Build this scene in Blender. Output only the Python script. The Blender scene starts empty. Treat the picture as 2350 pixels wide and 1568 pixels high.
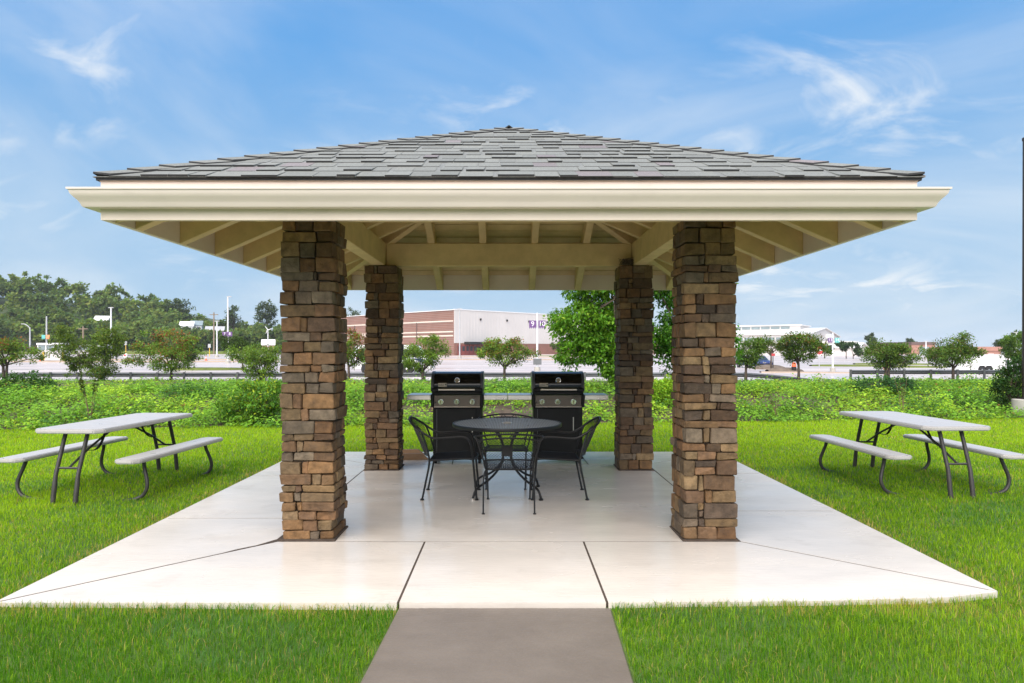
import bpy, bmesh, math, random
import numpy as np
from mathutils import Vector, Matrix

R = math.radians
SC = bpy.context.scene
COL = SC.collection
rnd = random.Random(7)
rng = np.random.default_rng(11)

# ------------------------------------------------------------------ camera
CAM_H = 1.52
cam = bpy.data.cameras.new('camera')
cam.sensor_width = 36.0
cam.lens = 24.13
cam.shift_x = 0.003
cam.shift_y = 0.0077
cam.clip_start = 0.05
cam.clip_end = 3000
cam_o = bpy.data.objects.new('camera', cam)
cam_o.location = (0, 0, CAM_H)
cam_o.rotation_euler = (R(90), 0, 0)
COL.objects.link(cam_o)
SC.camera = cam_o

# ------------------------------------------------------------------ world
SUN_EL, SUN_AZ = 52.0, 198.0      # azimuth clockwise from +Y
world = bpy.data.worlds.new('World')
SC.world = world
world.use_nodes = True
wn = world.node_tree
wn.nodes.clear()
def wnode(t, **kw):
    n = wn.nodes.new(t)
    for k, v in kw.items():
        setattr(n, k, v)
    return n
w_out = wnode('ShaderNodeOutputWorld')
w_bg = wnode('ShaderNodeBackground')
w_bg.inputs['Strength'].default_value = 0.1
sky = wnode('ShaderNodeTexSky', sky_type='NISHITA')
sky.sun_disc = False
sky.sun_elevation = R(SUN_EL)
sky.sun_rotation = R(SUN_AZ)
sky.altitude = 100
sky.air_density = 1.0
sky.dust_density = 0.6
sky.ozone_density = 1.6
# clear-air blue that pales towards the horizon, laid over the physical sky
tcg = wnode('ShaderNodeTexCoord'); spg = wnode('ShaderNodeSeparateXYZ')
wn.links.new(tcg.outputs['Generated'], spg.inputs[0])
grad = wnode('ShaderNodeValToRGB')
ge = grad.color_ramp.elements
ge[0].position = 0.0; ge[0].color = (0.46, 0.645, 0.84, 1)
ge[1].position = 0.62; ge[1].color = (0.105, 0.36, 0.81, 1)
e_ = ge.new(0.16); e_.color = (0.35, 0.585, 0.85, 1)
e_ = ge.new(0.40); e_.color = (0.14, 0.42, 0.855, 1)
wn.links.new(spg.outputs['Z'], grad.inputs[0])
gsc = wnode('ShaderNodeMixRGB', blend_type='MULTIPLY'); gsc.inputs['Fac'].default_value = 1
gsc.inputs['Color2'].default_value = (3.75, 3.75, 3.75, 1)
wn.links.new(grad.outputs[0], gsc.inputs['Color1'])
hsv = wnode('ShaderNodeMixRGB'); hsv.inputs['Fac'].default_value = 0.96
wn.links.new(sky.outputs[0], hsv.inputs['Color1']); wn.links.new(gsc.outputs[0], hsv.inputs['Color2'])
# thin cirrus on a flat layer above the ground
tc = wnode('ShaderNodeTexCoord')
sep = wnode('ShaderNodeSeparateXYZ')
wn.links.new(tc.outputs['Generated'], sep.inputs[0])
zc = wnode('ShaderNodeMath', operation='MAXIMUM'); zc.inputs[1].default_value = 0.0
wn.links.new(sep.outputs['Z'], zc.inputs[0])
za = wnode('ShaderNodeMath', operation='ADD'); za.inputs[1].default_value = 0.30
wn.links.new(zc.outputs[0], za.inputs[0])
dv = wnode('ShaderNodeVectorMath', operation='DIVIDE')
cmb = wnode('ShaderNodeCombineXYZ')
for k in range(3):
    wn.links.new(za.outputs[0], cmb.inputs[k])
wn.links.new(tc.outputs['Generated'], dv.inputs[0])
wn.links.new(cmb.outputs[0], dv.inputs[1])
mp = wnode('ShaderNodeMapping')
mp.inputs['Location'].default_value = (7.7, -2.2, 0.0)
mp.inputs['Rotation'].default_value = (0, 0, R(60))
mp.inputs['Scale'].default_value = (1.0, 1.15, 0.0)
wn.links.new(dv.outputs[0], mp.inputs['Vector'])
def wramp(src, p0, p1, c0=0.0, c1=1.0):
    r_ = wnode('ShaderNodeMapRange'); r_.interpolation_type = 'SMOOTHSTEP'
    r_.inputs['From Min'].default_value = p0; r_.inputs['From Max'].default_value = p1
    r_.inputs['To Min'].default_value = c0; r_.inputs['To Max'].default_value = c1
    wn.links.new(src, r_.inputs['Value']); return r_.outputs[0]
def wmath(op, a, b):
    n_ = wnode('ShaderNodeMath', operation=op)
    for k_, q in enumerate((a, b)):
        if isinstance(q, (int, float)): n_.inputs[k_].default_value = q
        else: wn.links.new(q, n_.inputs[k_])
    return n_.outputs[0]
def wnoise(scale, detail, rough, dist):
    n_ = wnode('ShaderNodeTexNoise'); n_.inputs['Scale'].default_value = scale
    n_.inputs['Detail'].default_value = detail; n_.inputs['Roughness'].default_value = rough
    n_.inputs['Distortion'].default_value = dist
    wn.links.new(mp.outputs[0], n_.inputs['Vector']); return n_.outputs[0]
# wisps: fine torn streaks inside loose patches
fine = wramp(wnoise(2.6, 11, 0.60, 1.6), 0.41, 0.80)
patch = wramp(wnoise(0.95, 3, 0.5, 0.6), 0.47, 0.66)
wisp = wmath('MULTIPLY', fine, patch)
# broad thin veils
veil = wramp(wnoise(0.75, 6, 0.55, 1.2), 0.38, 0.70, 0.0, 0.40)
mul = wnode('ShaderNodeMath', operation='MULTIPLY'); mul.inputs[1].default_value = 0.92
wn.links.new(wmath('MAXIMUM', wisp, veil), mul.inputs[0])
mixc = wnode('ShaderNodeMixRGB'); mixc.inputs['Color2'].default_value = (3.75, 3.85, 3.9, 1)
wn.links.new(mul.outputs[0], mixc.inputs['Fac'])
wn.links.new(hsv.outputs[0], mixc.inputs['Color1'])
wn.links.new(mixc.outputs[0], w_bg.inputs['Color'])
wn.links.new(w_bg.outputs[0], w_out.inputs['Surface'])

# ------------------------------------------------------------------ sun (soft, thin overcast)
sun = bpy.data.lights.new('sun', 'SUN')
sun.energy = 3.1
sun.angle = R(88)
sun.color = (1.0, 0.915, 0.82)
sun_o = bpy.data.objects.new('sun', sun)
az, el = R(SUN_AZ), R(SUN_EL)
sd = Vector((math.sin(az) * math.cos(el), math.cos(az) * math.cos(el), math.sin(el)))
sun_o.rotation_euler = sd.to_track_quat('Z', 'Y').to_euler()
sun_o.location = (0, -5, 20)
COL.objects.link(sun_o)

# ------------------------------------------------------------------ colour management
SC.view_settings.view_transform = 'Standard'
SC.view_settings.look = 'None'
SC.view_settings.exposure = 1.35
SC.view_settings.gamma = 1.0
SC.view_settings.use_curve_mapping = False
try:
    SC.cycles.max_bounces = 8
    SC.cycles.transparent_max_bounces = 8
    SC.cycles.use_denoising = True
except Exception:
    pass

# ================================================================== helpers
F = 1575.0
def at(px, py, Y):
    """a point seen at (px, py) of the 2350-wide photograph, Y metres away"""
    return Vector(((px - 1168) * Y / F, Y, CAM_H - (py - 802) * Y / F))

def s2l(c):
    return tuple((x / 255 / 12.92) if x / 255 <= 0.04045 else ((x / 255 + 0.055) / 1.055) ** 2.4 for x in c)

class MB:
    def __init__(self):
        self.v = []; self.f = []; self.m = []
    def add(self, vs, fs, mi=0):
        o = len(self.v)
        self.v += [tuple(p) for p in vs]
        for f in fs:
            self.f.append(tuple(i + o for i in f)); self.m.append(mi)
        return self
    def box(self, x0, x1, y0, y1, z0, z1, mi=0):
        vs = [(x, y, z) for z in (z0, z1) for y in (y0, y1) for x in (x0, x1)]
        fs = [(0, 2, 3, 1), (4, 5, 7, 6), (0, 1, 5, 4), (2, 6, 7, 3), (0, 4, 6, 2), (1, 3, 7, 5)]
        return self.add(vs, fs, mi)
    def bar(self, p, q, w, h, up=(0, 0, 1), mi=0):
        p, q, up = Vector(p), Vector(q), Vector(up)
        d = (q - p).normalized()
        s = d.cross(up).normalized() * (w / 2)
        u = s.cross(d).normalized() * (h / 2)
        vs = [a + b + c for a in (p, q) for c in (-u, u) for b in (-s, s)]
        fs = [(0, 1, 3, 2), (4, 6, 7, 5), (0, 4, 5, 1), (2, 3, 7, 6), (0, 2, 6, 4), (1, 5, 7, 3)]
        return self.add(vs, fs, mi)
    def tube(self, pts, r, n=8, mi=0, closed=False):
        pts = [Vector(p) for p in pts]
        N = len(pts)
        rs = r if isinstance(r, (list, tuple)) else [r] * N
        vs = []
        t0 = (pts[1] - pts[0]).normalized()
        a = Vector((0, 0, 1)) if abs(t0.z) < 0.9 else Vector((1, 0, 0))
        u = t0.cross(a).normalized()
        for i, p in enumerate(pts):
            if closed:
                t = (pts[(i + 1) % N] - pts[i - 1]).normalized()
            else:
                t = (pts[min(i + 1, N - 1)] - pts[max(i - 1, 0)]).normalized()
            u = (u - t * u.dot(t))
            u = u.normalized() if u.length > 1e-6 else t.orthogonal().normalized()
            w = t.cross(u)
            for k in range(n):
                an = 2 * math.pi * k / n
                vs.append(p + (u * math.cos(an) + w * math.sin(an)) * rs[i])
        fs = []
        for i in range(N if closed else N - 1):
            j = (i + 1) % N
            for k in range(n):
                k2 = (k + 1) % n
                fs.append((i * n + k, i * n + k2, j * n + k2, j * n + k))
        if not closed:
            fs.append(tuple(reversed(range(n))))
            fs.append(tuple((N - 1) * n + k for k in range(n)))
        return self.add(vs, fs, mi)
    def lathe(self, prof, c=(0, 0, 0), n=16, axis='z', mi=0):
        vs = []
        for (r, h) in prof:
            for k in range(n):
                a = 2 * math.pi * k / n
                x, y = r * math.cos(a), r * math.sin(a)
                if axis == 'z': p = (c[0] + x, c[1] + y, c[2] + h)
                elif axis == 'y': p = (c[0] + x, c[1] + h, c[2] + y)
                else: p = (c[0] + h, c[1] + x, c[2] + y)
                vs.append(p)
        fs = []
        M = len(prof)
        for i in range(M - 1):
            for k in range(n):
                k2 = (k + 1) % n
                fs.append((i * n + k, i * n + k2, (i + 1) * n + k2, (i + 1) * n + k))
        fs.append(tuple(reversed(range(n))))
        fs.append(tuple((M - 1) * n + k for k in range(n)))
        return self.add(vs, fs, mi)
    def prism(self, poly, z0, z1, mi=0):
        n = len(poly)
        vs = [(x, y, z0) for x, y in poly] + [(x, y, z1) for x, y in poly]
        fs = [tuple(reversed(range(n))), tuple(range(n, 2 * n))]
        fs += [(i, (i + 1) % n, n + (i + 1) % n, n + i) for i in range(n)]
        return self.add(vs, fs, mi)
    def xform(self, M):
        self.v = [tuple(M @ Vector(p)) for p in self.v]
        return self
    def build(self, name, mat=None, parent=None, smooth=False, bevel=0.0, fix=True, tint=None, seg=1):
        me = bpy.data.meshes.new(name)
        me.from_pydata(self.v, [], self.f)
        mats = mat if isinstance(mat, (list, tuple)) else [mat]
        for m in mats:
            me.materials.append(m)
        if len(mats) > 1:
            me.polygons.foreach_set('material_index', self.m)
        if fix or bevel:
            bm = bmesh.new(); bm.from_mesh(me)
            bmesh.ops.recalc_face_normals(bm, faces=bm.faces)
            if bevel:
                es = [e for e in bm.edges if len(e.link_faces) == 2 and e.calc_face_angle(0) > 0.5]
                bmesh.ops.bevel(bm, geom=es, offset=bevel, segments=seg, affect='EDGES', clamp_overlap=True)
            bm.to_mesh(me); bm.free()
        if tint is not None:
            set_tint(me, np.tile(np.array(tint, dtype=np.float32), (len(me.vertices), 1)))
        if smooth:
            me.polygons.foreach_set('use_smooth', [True] * len(me.polygons))
            if smooth != 'all':
                try: me.set_sharp_from_angle(angle=R(40))
                except Exception: pass
        return obj(name, me, parent)

def set_tint(me, rgb):
    a = me.color_attributes.new('tint', 'FLOAT_COLOR', 'POINT')
    c = np.ones((len(me.vertices), 4), dtype=np.float32)
    c[:, :3] = rgb
    a.data.foreach_set('color', c.ravel())

def obj(name, data, parent=None):
    o = bpy.data.objects.new(name, data)
    COL.objects.link(o)
    if parent is not None:
        o.parent = parent
    return o

def fast_mesh(name, V, FA, mat, parent=None, tint=None, smooth=False):
    V = np.asarray(V, dtype=np.float32); FA = np.asarray(FA, dtype=np.int32)
    me = bpy.data.meshes.new(name)
    nf, k = FA.shape
    me.vertices.add(len(V)); me.vertices.foreach_set('co', V.ravel())
    me.loops.add(nf * k); me.loops.foreach_set('vertex_index', FA.ravel())
    me.polygons.add(nf)
    me.polygons.foreach_set('loop_start', np.arange(0, nf * k, k, dtype=np.int32))
    me.polygons.foreach_set('loop_total', np.full(nf, k, dtype=np.int32))
    me.update(calc_edges=True)
    for m in (mat if isinstance(mat, (list, tuple)) else [mat]):
        me.materials.append(m)
    if smooth:
        me.polygons.foreach_set('use_smooth', np.ones(nf, dtype=bool))
    if tint is not None:
        set_tint(me, tint)
    return obj(name, me, parent)

def tag(o, label=None, cat=None, group=None, kind=None):
    if label: o['label'] = label
    if cat: o['category'] = cat
    if group: o['group'] = group
    if kind: o['kind'] = kind
    return o

def thing(name, label, cat, loc=(0, 0, 0), rz=0.0, group=None):
    o = obj(name, None)
    o.empty_display_size = 0.2
    o.location = loc; o.rotation_euler = (0, 0, rz)
    return tag(o, label, cat, group)

def sub(name, parent):
    o = obj(name, None, parent); o.empty_display_size = 0.1
    return o

def copy_thing(src, loc, rz, label, group=None, name=None):
    r = src.copy(); COL.objects.link(r)
    r.location = loc; r.rotation_euler = (0, 0, rz); r['label'] = label
    if group: r['group'] = group
    for ch in src.children:
        c = ch.copy(); COL.objects.link(c); c.parent = r
        for g in ch.children:
            d = g.copy(); COL.objects.link(d); d.parent = c
    return r

def text(name, body, size, mat, parent, loc, rot=(R(90), 0, 0), ext=0.002, align='CENTER', sx=1.0, shear=0.0):
    cu = bpy.data.curves.new(name, 'FONT')
    cu.body = body; cu.size = size; cu.extrude = ext
    cu.align_x = align; cu.align_y = 'CENTER'
    cu.resolution_u = 4
    cu.materials.append(mat)
    tmp = bpy.data.objects.new(name, cu); COL.objects.link(tmp)
    if shear: cu.shear = shear
    dg = bpy.context.evaluated_depsgraph_get()
    me = bpy.data.meshes.new_from_object(tmp.evaluated_get(dg))
    bpy.data.objects.remove(tmp); me.name = name
    o = obj(name, me, parent)
    o.location = loc; o.rotation_euler = rot; o.scale = (sx, 1, 1)
    return o

# ------------------------------------------------------------------ materials
def mat(name, col, rough=0.6, metal=0.0, spec=0.5, noise=0.0, nscale=8.0, bump=0.0, bscale=40.0, tint=False, coat=0.0,
        stretch=None, rnoise=0.0, rscale=3.0, detail=4.0, coord='Object'):
    m = bpy.data.materials.new(name); m.use_nodes = True
    nt = m.node_tree; b = nt.nodes['Principled BSDF']
    b.inputs['Base Color'].default_value = (*col, 1)
    b.inputs['Roughness'].default_value = rough
    b.inputs['Metallic'].default_value = metal
    b.inputs['Specular IOR Level'].default_value = spec
    if coat: b.inputs['Coat Weight'].default_value = coat; b.inputs['Coat Roughness'].default_value = 0.05
    L = nt.links
    tcn = nt.nodes.new('ShaderNodeTexCoord')
    mpn = nt.nodes.new('ShaderNodeMapping')
    if stretch: mpn.inputs['Scale'].default_value = stretch
    L.new(tcn.outputs[coord], mpn.inputs[0])
    src = None
    if tint:
        a = nt.nodes.new('ShaderNodeAttribute'); a.attribute_name = 'tint'
        src = a.outputs['Color']
    if noise:
        n = nt.nodes.new('ShaderNodeTexNoise'); n.inputs['Scale'].default_value = nscale
        n.inputs['Detail'].default_value = detail; n.inputs['Roughness'].default_value = 0.62
        L.new(mpn.outputs[0], n.inputs['Vector'])
        mr = nt.nodes.new('ShaderNodeMapRange')
        mr.inputs['From Min'].default_value = 0.25; mr.inputs['From Max'].default_value = 0.75
        mr.inputs['To Min'].default_value = 1 - noise; mr.inputs['To Max'].default_value = 1 + noise
        L.new(n.outputs[0], mr.inputs[0])
        mx = nt.nodes.new('ShaderNodeMixRGB'); mx.blend_type = 'MULTIPLY'; mx.inputs['Fac'].default_value = 1
        mx.inputs['Color1'].default_value = (*col, 1)
        if src is not None: L.new(src, mx.inputs['Color1'])
        L.new(mr.outputs[0], mx.inputs['Color2'])
        src = mx.outputs[0]
    if src is not None: L.new(src, b.inputs['Base Color'])
    if rnoise:
        n = nt.nodes.new('ShaderNodeTexNoise'); n.inputs['Scale'].default_value = rscale
        n.inputs['Detail'].default_value = 4
        L.new(mpn.outputs[0], n.inputs['Vector'])
        mr = nt.nodes.new('ShaderNodeMapRange')
        mr.inputs['From Min'].default_value = 0.3; mr.inputs['From Max'].default_value = 0.7
        mr.inputs['To Min'].default_value = max(0.02, rough - rnoise); mr.inputs['To Max'].default_value = min(1, rough + rnoise)
        L.new(n.outputs[0], mr.inputs[0]); L.new(mr.outputs[0], b.inputs['Roughness'])
    if bump:
        n = nt.nodes.new('ShaderNodeTexNoise'); n.inputs['Scale'].default_value = bscale
        n.inputs['Detail'].default_value = 5
        L.new(mpn.outputs[0], n.inputs['Vector'])
        bp = nt.nodes.new('ShaderNodeBump'); bp.inputs['Strength'].default_value = bump
        bp.inputs['Distance'].default_value = 0.01
        L.new(n.outputs[0], bp.inputs['Height']); L.new(bp.outputs[0], b.inputs['Normal'])
    return m

def leaf_mat(name, rough=0.5, trans=0.38, spec=0.14, ttint=(1.25, 1.25, 0.6)):
    m = bpy.data.materials.new(name); m.use_nodes = True
    nt = m.node_tree; b = nt.nodes['Principled BSDF']; L = nt.links
    out = nt.nodes['Material Output']
    b.inputs['Roughness'].default_value = rough; b.inputs['Specular IOR Level'].default_value = spec
    a = nt.nodes.new('ShaderNodeAttribute'); a.attribute_name = 'tint'
    L.new(a.outputs['Color'], b.inputs['Base Color'])
    t = nt.nodes.new('ShaderNodeBsdfTranslucent')
    mx = nt.nodes.new('ShaderNodeMixRGB'); mx.blend_type = 'MULTIPLY'; mx.inputs['Fac'].default_value = 1
    mx.inputs['Color2'].default_value = (*ttint, 1)
    L.new(a.outputs['Color'], mx.inputs['Color1']); L.new(mx.outputs[0], t.inputs['Color'])
    ms = nt.nodes.new('ShaderNodeMixShader'); ms.inputs[0].default_value = trans
    L.new(b.outputs[0], ms.inputs[1]); L.new(t.outputs[0], ms.inputs[2]); L.new(ms.outputs[0], out.inputs['Surface'])
    return m

M = {}
M['concrete'] = mat('concrete', (0.60, 0.545, 0.482), 0.21, spec=0.28, noise=0.10, nscale=1.3, bump=0.10, bscale=16, stretch=(1.0, 2.2, 2.2), rnoise=0.15, rscale=0.8, detail=9)
M['path'] = mat('path_concrete', (0.165, 0.138, 0.114), 0.36, noise=0.12, nscale=2.4, bump=0.2, bscale=40, stretch=(1, 1.6, 1.6), detail=8)
M['soil'] = mat('soil', (0.075, 0.052, 0.035), 0.95, noise=0.5, nscale=9, bump=0.8, bscale=22)
M['lawn'] = mat('lawn_soil', (0.075, 0.13, 0.02), 0.9, noise=0.35, nscale=1.5, bump=0.5, bscale=60)
M['asphalt'] = mat('wet_asphalt', (0.47, 0.405, 0.38), 0.36, spec=0.35, noise=0.25, nscale=0.09, bump=0.0, rnoise=0.2, rscale=0.16, stretch=(0.35, 1.6, 1), detail=6, coord='Object')  # white sky reflection put into the base colour, paler than the asphalt itself
M['kerb'] = mat('kerb_concrete', (0.34, 0.26, 0.20), 0.8, noise=0.2, nscale=0.5)
M['island'] = mat('island_grass', (0.10, 0.125, 0.02), 0.9, noise=0.4, nscale=0.8)
M['mulch'] = mat('mulch', (0.13, 0.10, 0.075), 0.95, noise=0.4, nscale=2)
M['hill'] = mat('hill_soil', (0.04, 0.06, 0.02), 0.95, noise=0.3, nscale=0.05)
M['stone'] = mat('ledge_stone', (0.3, 0.22, 0.15), 0.72, spec=0.3, tint=True, noise=0.55, nscale=15, bump=0.9, bscale=34, detail=10)
M['mortar'] = mat('mortar', (0.06, 0.042, 0.03), 0.95, noise=0.3, nscale=30, bump=0.4)
M['paint'] = mat('tan_paint', (0.61, 0.445, 0.225), 0.6, noise=0.14, nscale=5, stretch=(1, 1, 1), bump=0.12, bscale=30)
M['trim'] = mat('cream_paint', (0.765, 0.645, 0.555), 0.5, noise=0.05, nscale=3, bump=0.03, bscale=30)
M['gutter'] = mat('gutter_enamel', (0.75, 0.648, 0.585), 0.32, noise=0.05, nscale=4, stretch=(0.6, 0.6, 6))
M['shingle'] = mat('asphalt_shingle', (0.2, 0.2, 0.2), 0.6, spec=0.3, tint=True, noise=0.28, nscale=70, bump=0.5, bscale=160, detail=3)
M['felt'] = mat('roof_felt', (0.03, 0.03, 0.032), 0.9, noise=0.3, nscale=30)
M['black_iron'] = mat('black_iron', (0.011, 0.011, 0.012), 0.38, spec=0.32, noise=0.25, nscale=30, bump=0.1, bscale=90)
M['sheen_mesh'] = mat('sheen_iron', (0.21, 0.212, 0.21), 0.4, spec=0.5, noise=0.2, nscale=30)  # black iron lightened to grey: its reflection is put into the base colour
M['black_enamel'] = mat('black_enamel', (0.004, 0.004, 0.0045), 0.14, spec=0.28, coat=0.08, noise=0.2, nscale=5)
M['black_metal'] = mat('black_metal', (0.005, 0.005, 0.005), 0.45, spec=0.22, noise=0.3, nscale=9)
M['grey_cast'] = mat('grey_cast', (0.06, 0.062, 0.066), 0.4, metal=0.3, noise=0.15, nscale=10)
M['steel'] = mat('brushed_steel', (0.74, 0.69, 0.62), 0.42, metal=1.0, noise=0.04, nscale=14, stretch=(1, 20, 20))
M['panel_steel'] = mat('panel_steel', (0.07, 0.057, 0.042), 0.4, metal=0.5, noise=0.08, nscale=14, stretch=(1, 20, 20))
M['chrome'] = mat('chrome', (0.75, 0.73, 0.70), 0.12, metal=1.0, noise=0.04, nscale=20)
M['gauge'] = mat('gauge_face', (0.20, 0.15, 0.09), 0.4, noise=0.3, nscale=60)
M['knob'] = mat('knob_face', (0.30, 0.27, 0.16), 0.25, metal=0.6, noise=0.3, nscale=60)
M['badge'] = mat('badge_plate', (0.34, 0.29, 0.23), 0.4, metal=0.5, noise=0.1, nscale=30)
M['ink'] = mat('black_ink', (0.01, 0.01, 0.01), 0.6, noise=0.1, nscale=30)
M['plastic'] = mat('speckled_plastic', (0.42, 0.40, 0.385), 0.38, spec=0.5, noise=0.22, nscale=210, bump=0.12, bscale=120, detail=2, rnoise=0.12, rscale=7)
M['groove'] = mat('groove', (0.13, 0.125, 0.12), 0.6, noise=0.2, nscale=60)
M['brown_metal'] = mat('bronze_metal', (0.040, 0.036, 0.034), 0.45, spec=0.4, noise=0.3, nscale=20, bump=0.1, bscale=60)
M['strap'] = mat('black_strap', (0.012, 0.012, 0.012), 0.8, noise=0.2, nscale=60)
M['cardboard'] = mat('brown_board', (0.30, 0.185, 0.105), 0.8, noise=0.15, nscale=8)
M['bark'] = mat('bark', (0.085, 0.062, 0.046), 0.9, noise=0.4, nscale=16, bump=0.6, bscale=30, stretch=(1, 1, 0.3))
M['twig'] = mat('twig', (0.16, 0.105, 0.06), 0.9, noise=0.3, nscale=16)
M['leaf'] = leaf_mat('leaf')
M['grass'] = leaf_mat('grass_blade', rough=0.5, trans=0.5, spec=0.06, ttint=(1.3, 1.3, 0.35))
M['galv'] = mat('galvanised_steel', (0.15, 0.157, 0.16), 0.45, metal=0.5, noise=0.2, nscale=1.5, stretch=(0.6, 1, 6))
M['post'] = mat('weathered_post', (0.095, 0.10, 0.10), 0.7, noise=0.25, nscale=5)
M['pole'] = mat('white_pole', (0.72, 0.73, 0.74), 0.4, noise=0.05, nscale=3)
M['pole_grey'] = mat('grey_pole', (0.42, 0.43, 0.44), 0.5, noise=0.08, nscale=3)
M['wood_pole'] = mat('wood_pole', (0.22, 0.17, 0.12), 0.9, noise=0.2, nscale=4)
M['dark_pole'] = mat('dark_bronze', (0.03, 0.022, 0.02), 0.4, noise=0.15, nscale=6)
M['footing'] = mat('footing_concrete', (0.40, 0.38, 0.34), 0.8, noise=0.14, nscale=5, bump=0.25, bscale=30)
M['purple'] = mat('purple_sign', (0.125, 0.055, 0.19), 0.5, noise=0.06, nscale=4)
M['teal'] = mat('teal_sign', (0.12, 0.45, 0.42), 0.5, noise=0.06, nscale=4)
M['orange_sign'] = mat('orange_sign', (0.75, 0.30, 0.13), 0.5, noise=0.06, nscale=4)
M['white_paint'] = mat('white_paint', (0.76, 0.76, 0.76), 0.35, noise=0.04, nscale=2)
M['red'] = mat('red_paint', (0.55, 0.05, 0.06), 0.4, noise=0.1, nscale=4)
M['door_red'] = mat('door_red', (0.22, 0.055, 0.045), 0.5, noise=0.15, nscale=2)
M['yellow'] = mat('yellow_paint', (0.75, 0.48, 0.06), 0.5, noise=0.08, nscale=4)
M['orange'] = mat('orange_plastic', (0.85, 0.14, 0.05), 0.5, noise=0.08, nscale=6)
M['navy'] = mat('navy_paint', (0.02, 0.03, 0.12), 0.25, coat=0.4, noise=0.05, nscale=3)
M['glass'] = mat('dark_glass', (0.03, 0.038, 0.045), 0.08, spec=0.6, noise=0.2, nscale=1)
M['pale_glass'] = mat('pale_glass', (0.22, 0.27, 0.28), 0.15, spec=0.6, noise=0.2, nscale=0.6)
M['tyre'] = mat('tyre', (0.018, 0.018, 0.018), 0.85, noise=0.2, nscale=20)
M['cloth_dark'] = mat('dark_cloth', (0.035, 0.04, 0.055), 0.9, noise=0.2, nscale=20)
M['cloth_green'] = mat('green_cloth', (0.03, 0.20, 0.12), 0.9, noise=0.2, nscale=20)
M['skin'] = mat('skin', (0.42, 0.24, 0.17), 0.6, noise=0.08, nscale=30)
M['hair'] = mat('hair', (0.03, 0.02, 0.015), 0.7, noise=0.2, nscale=50)
M['roof_metal'] = mat('white_metal_roof', (0.72, 0.70, 0.68), 0.4, noise=0.05, nscale=0.2)
M['cream_metal'] = mat('cream_metal', (0.58, 0.55, 0.53), 0.5, noise=0.05, nscale=0.2)
M['grey_roof'] = mat('grey_roof', (0.36, 0.36, 0.37), 0.6, noise=0.15, nscale=0.6)
M['dark_roof'] = mat('brown_roof', (0.12, 0.075, 0.065), 0.7, noise=0.15, nscale=0.3)
M['band'] = mat('cream_band', (0.62, 0.54, 0.46), 0.7, noise=0.05, nscale=0.5)

def add_grain(m, amt, scale, stretch, col_amt=0.0, col=(0.3, 0.2, 0.1), thr=(0.55, 0.75), cscale=1.0):
    nt = m.node_tree; b = nt.nodes['Principled BSDF']; L = nt.links
    tcn = nt.nodes.new('ShaderNodeTexCoord'); mpn = nt.nodes.new('ShaderNodeMapping')
    mpn.inputs['Scale'].default_value = stretch; L.new(tcn.outputs['Object'], mpn.inputs[0])
    n = nt.nodes.new('ShaderNodeTexNoise'); n.inputs['Scale'].default_value = scale; n.inputs['Detail'].default_value = 3
    L.new(mpn.outputs[0], n.inputs['Vector'])
    bp = nt.nodes.new('ShaderNodeBump'); bp.inputs['Strength'].default_value = amt; bp.inputs['Distance'].default_value = 0.004
    old = b.inputs['Normal'].links[0].from_socket if b.inputs['Normal'].is_linked else None
    if old: L.new(old, bp.inputs['Normal'])
    L.new(n.outputs[0], bp.inputs['Height']); L.new(bp.outputs[0], b.inputs['Normal'])
    if col_amt:
        n2 = nt.nodes.new('ShaderNodeTexNoise'); n2.inputs['Scale'].default_value = cscale; n2.inputs['Detail'].default_value = 9
        n2.inputs['Roughness'].default_value = 0.7
        L.new(tcn.outputs['Object'], n2.inputs['Vector'])
        mr = nt.nodes.new('ShaderNodeMapRange'); mr.inputs['From Min'].default_value = thr[0]; mr.inputs['From Max'].default_value = thr[1]
        mr.inputs['To Max'].default_value = col_amt
        L.new(n2.outputs[0], mr.inputs[0])
        mx = nt.nodes.new('ShaderNodeMixRGB'); mx.inputs['Color2'].default_value = (*col, 1)
        L.new(mr.outputs[0], mx.inputs['Fac'])
        src = b.inputs['Base Color'].links[0].from_socket
        L.new(src, mx.inputs['Color1']); L.new(mx.outputs[0], b.inputs['Base Color'])
add_grain(M['concrete'], 0.35, 55, (0.12, 1, 1), 0.30, (0.30, 0.235, 0.175), (0.56, 0.78), 2.3)
add_grain(M['path'], 0.3, 70, (0.10, 1, 1), 0.30, (0.09, 0.072, 0.058), (0.5, 0.75), 1.7)
add_grain(M['paint'], 0.25, 60, (0.3, 0.3, 1), 0.30, (0.25, 0.16, 0.07), (0.60, 0.80), 4.0)
add_grain(M['trim'], 0.12, 50, (0.15, 0.15, 1), 0.16, (0.30, 0.24, 0.16), (0.56, 0.80), 1.6)
add_grain(M['gutter'], 0.05, 20, (3, 3, 0.2), 0.14, (0.34, 0.29, 0.22), (0.56, 0.80), 2.2)
add_grain(M['stone'], 0.6, 90, (1, 1, 1.6), 0.35, (0.055, 0.045, 0.036), (0.52, 0.74), 9.0)

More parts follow.
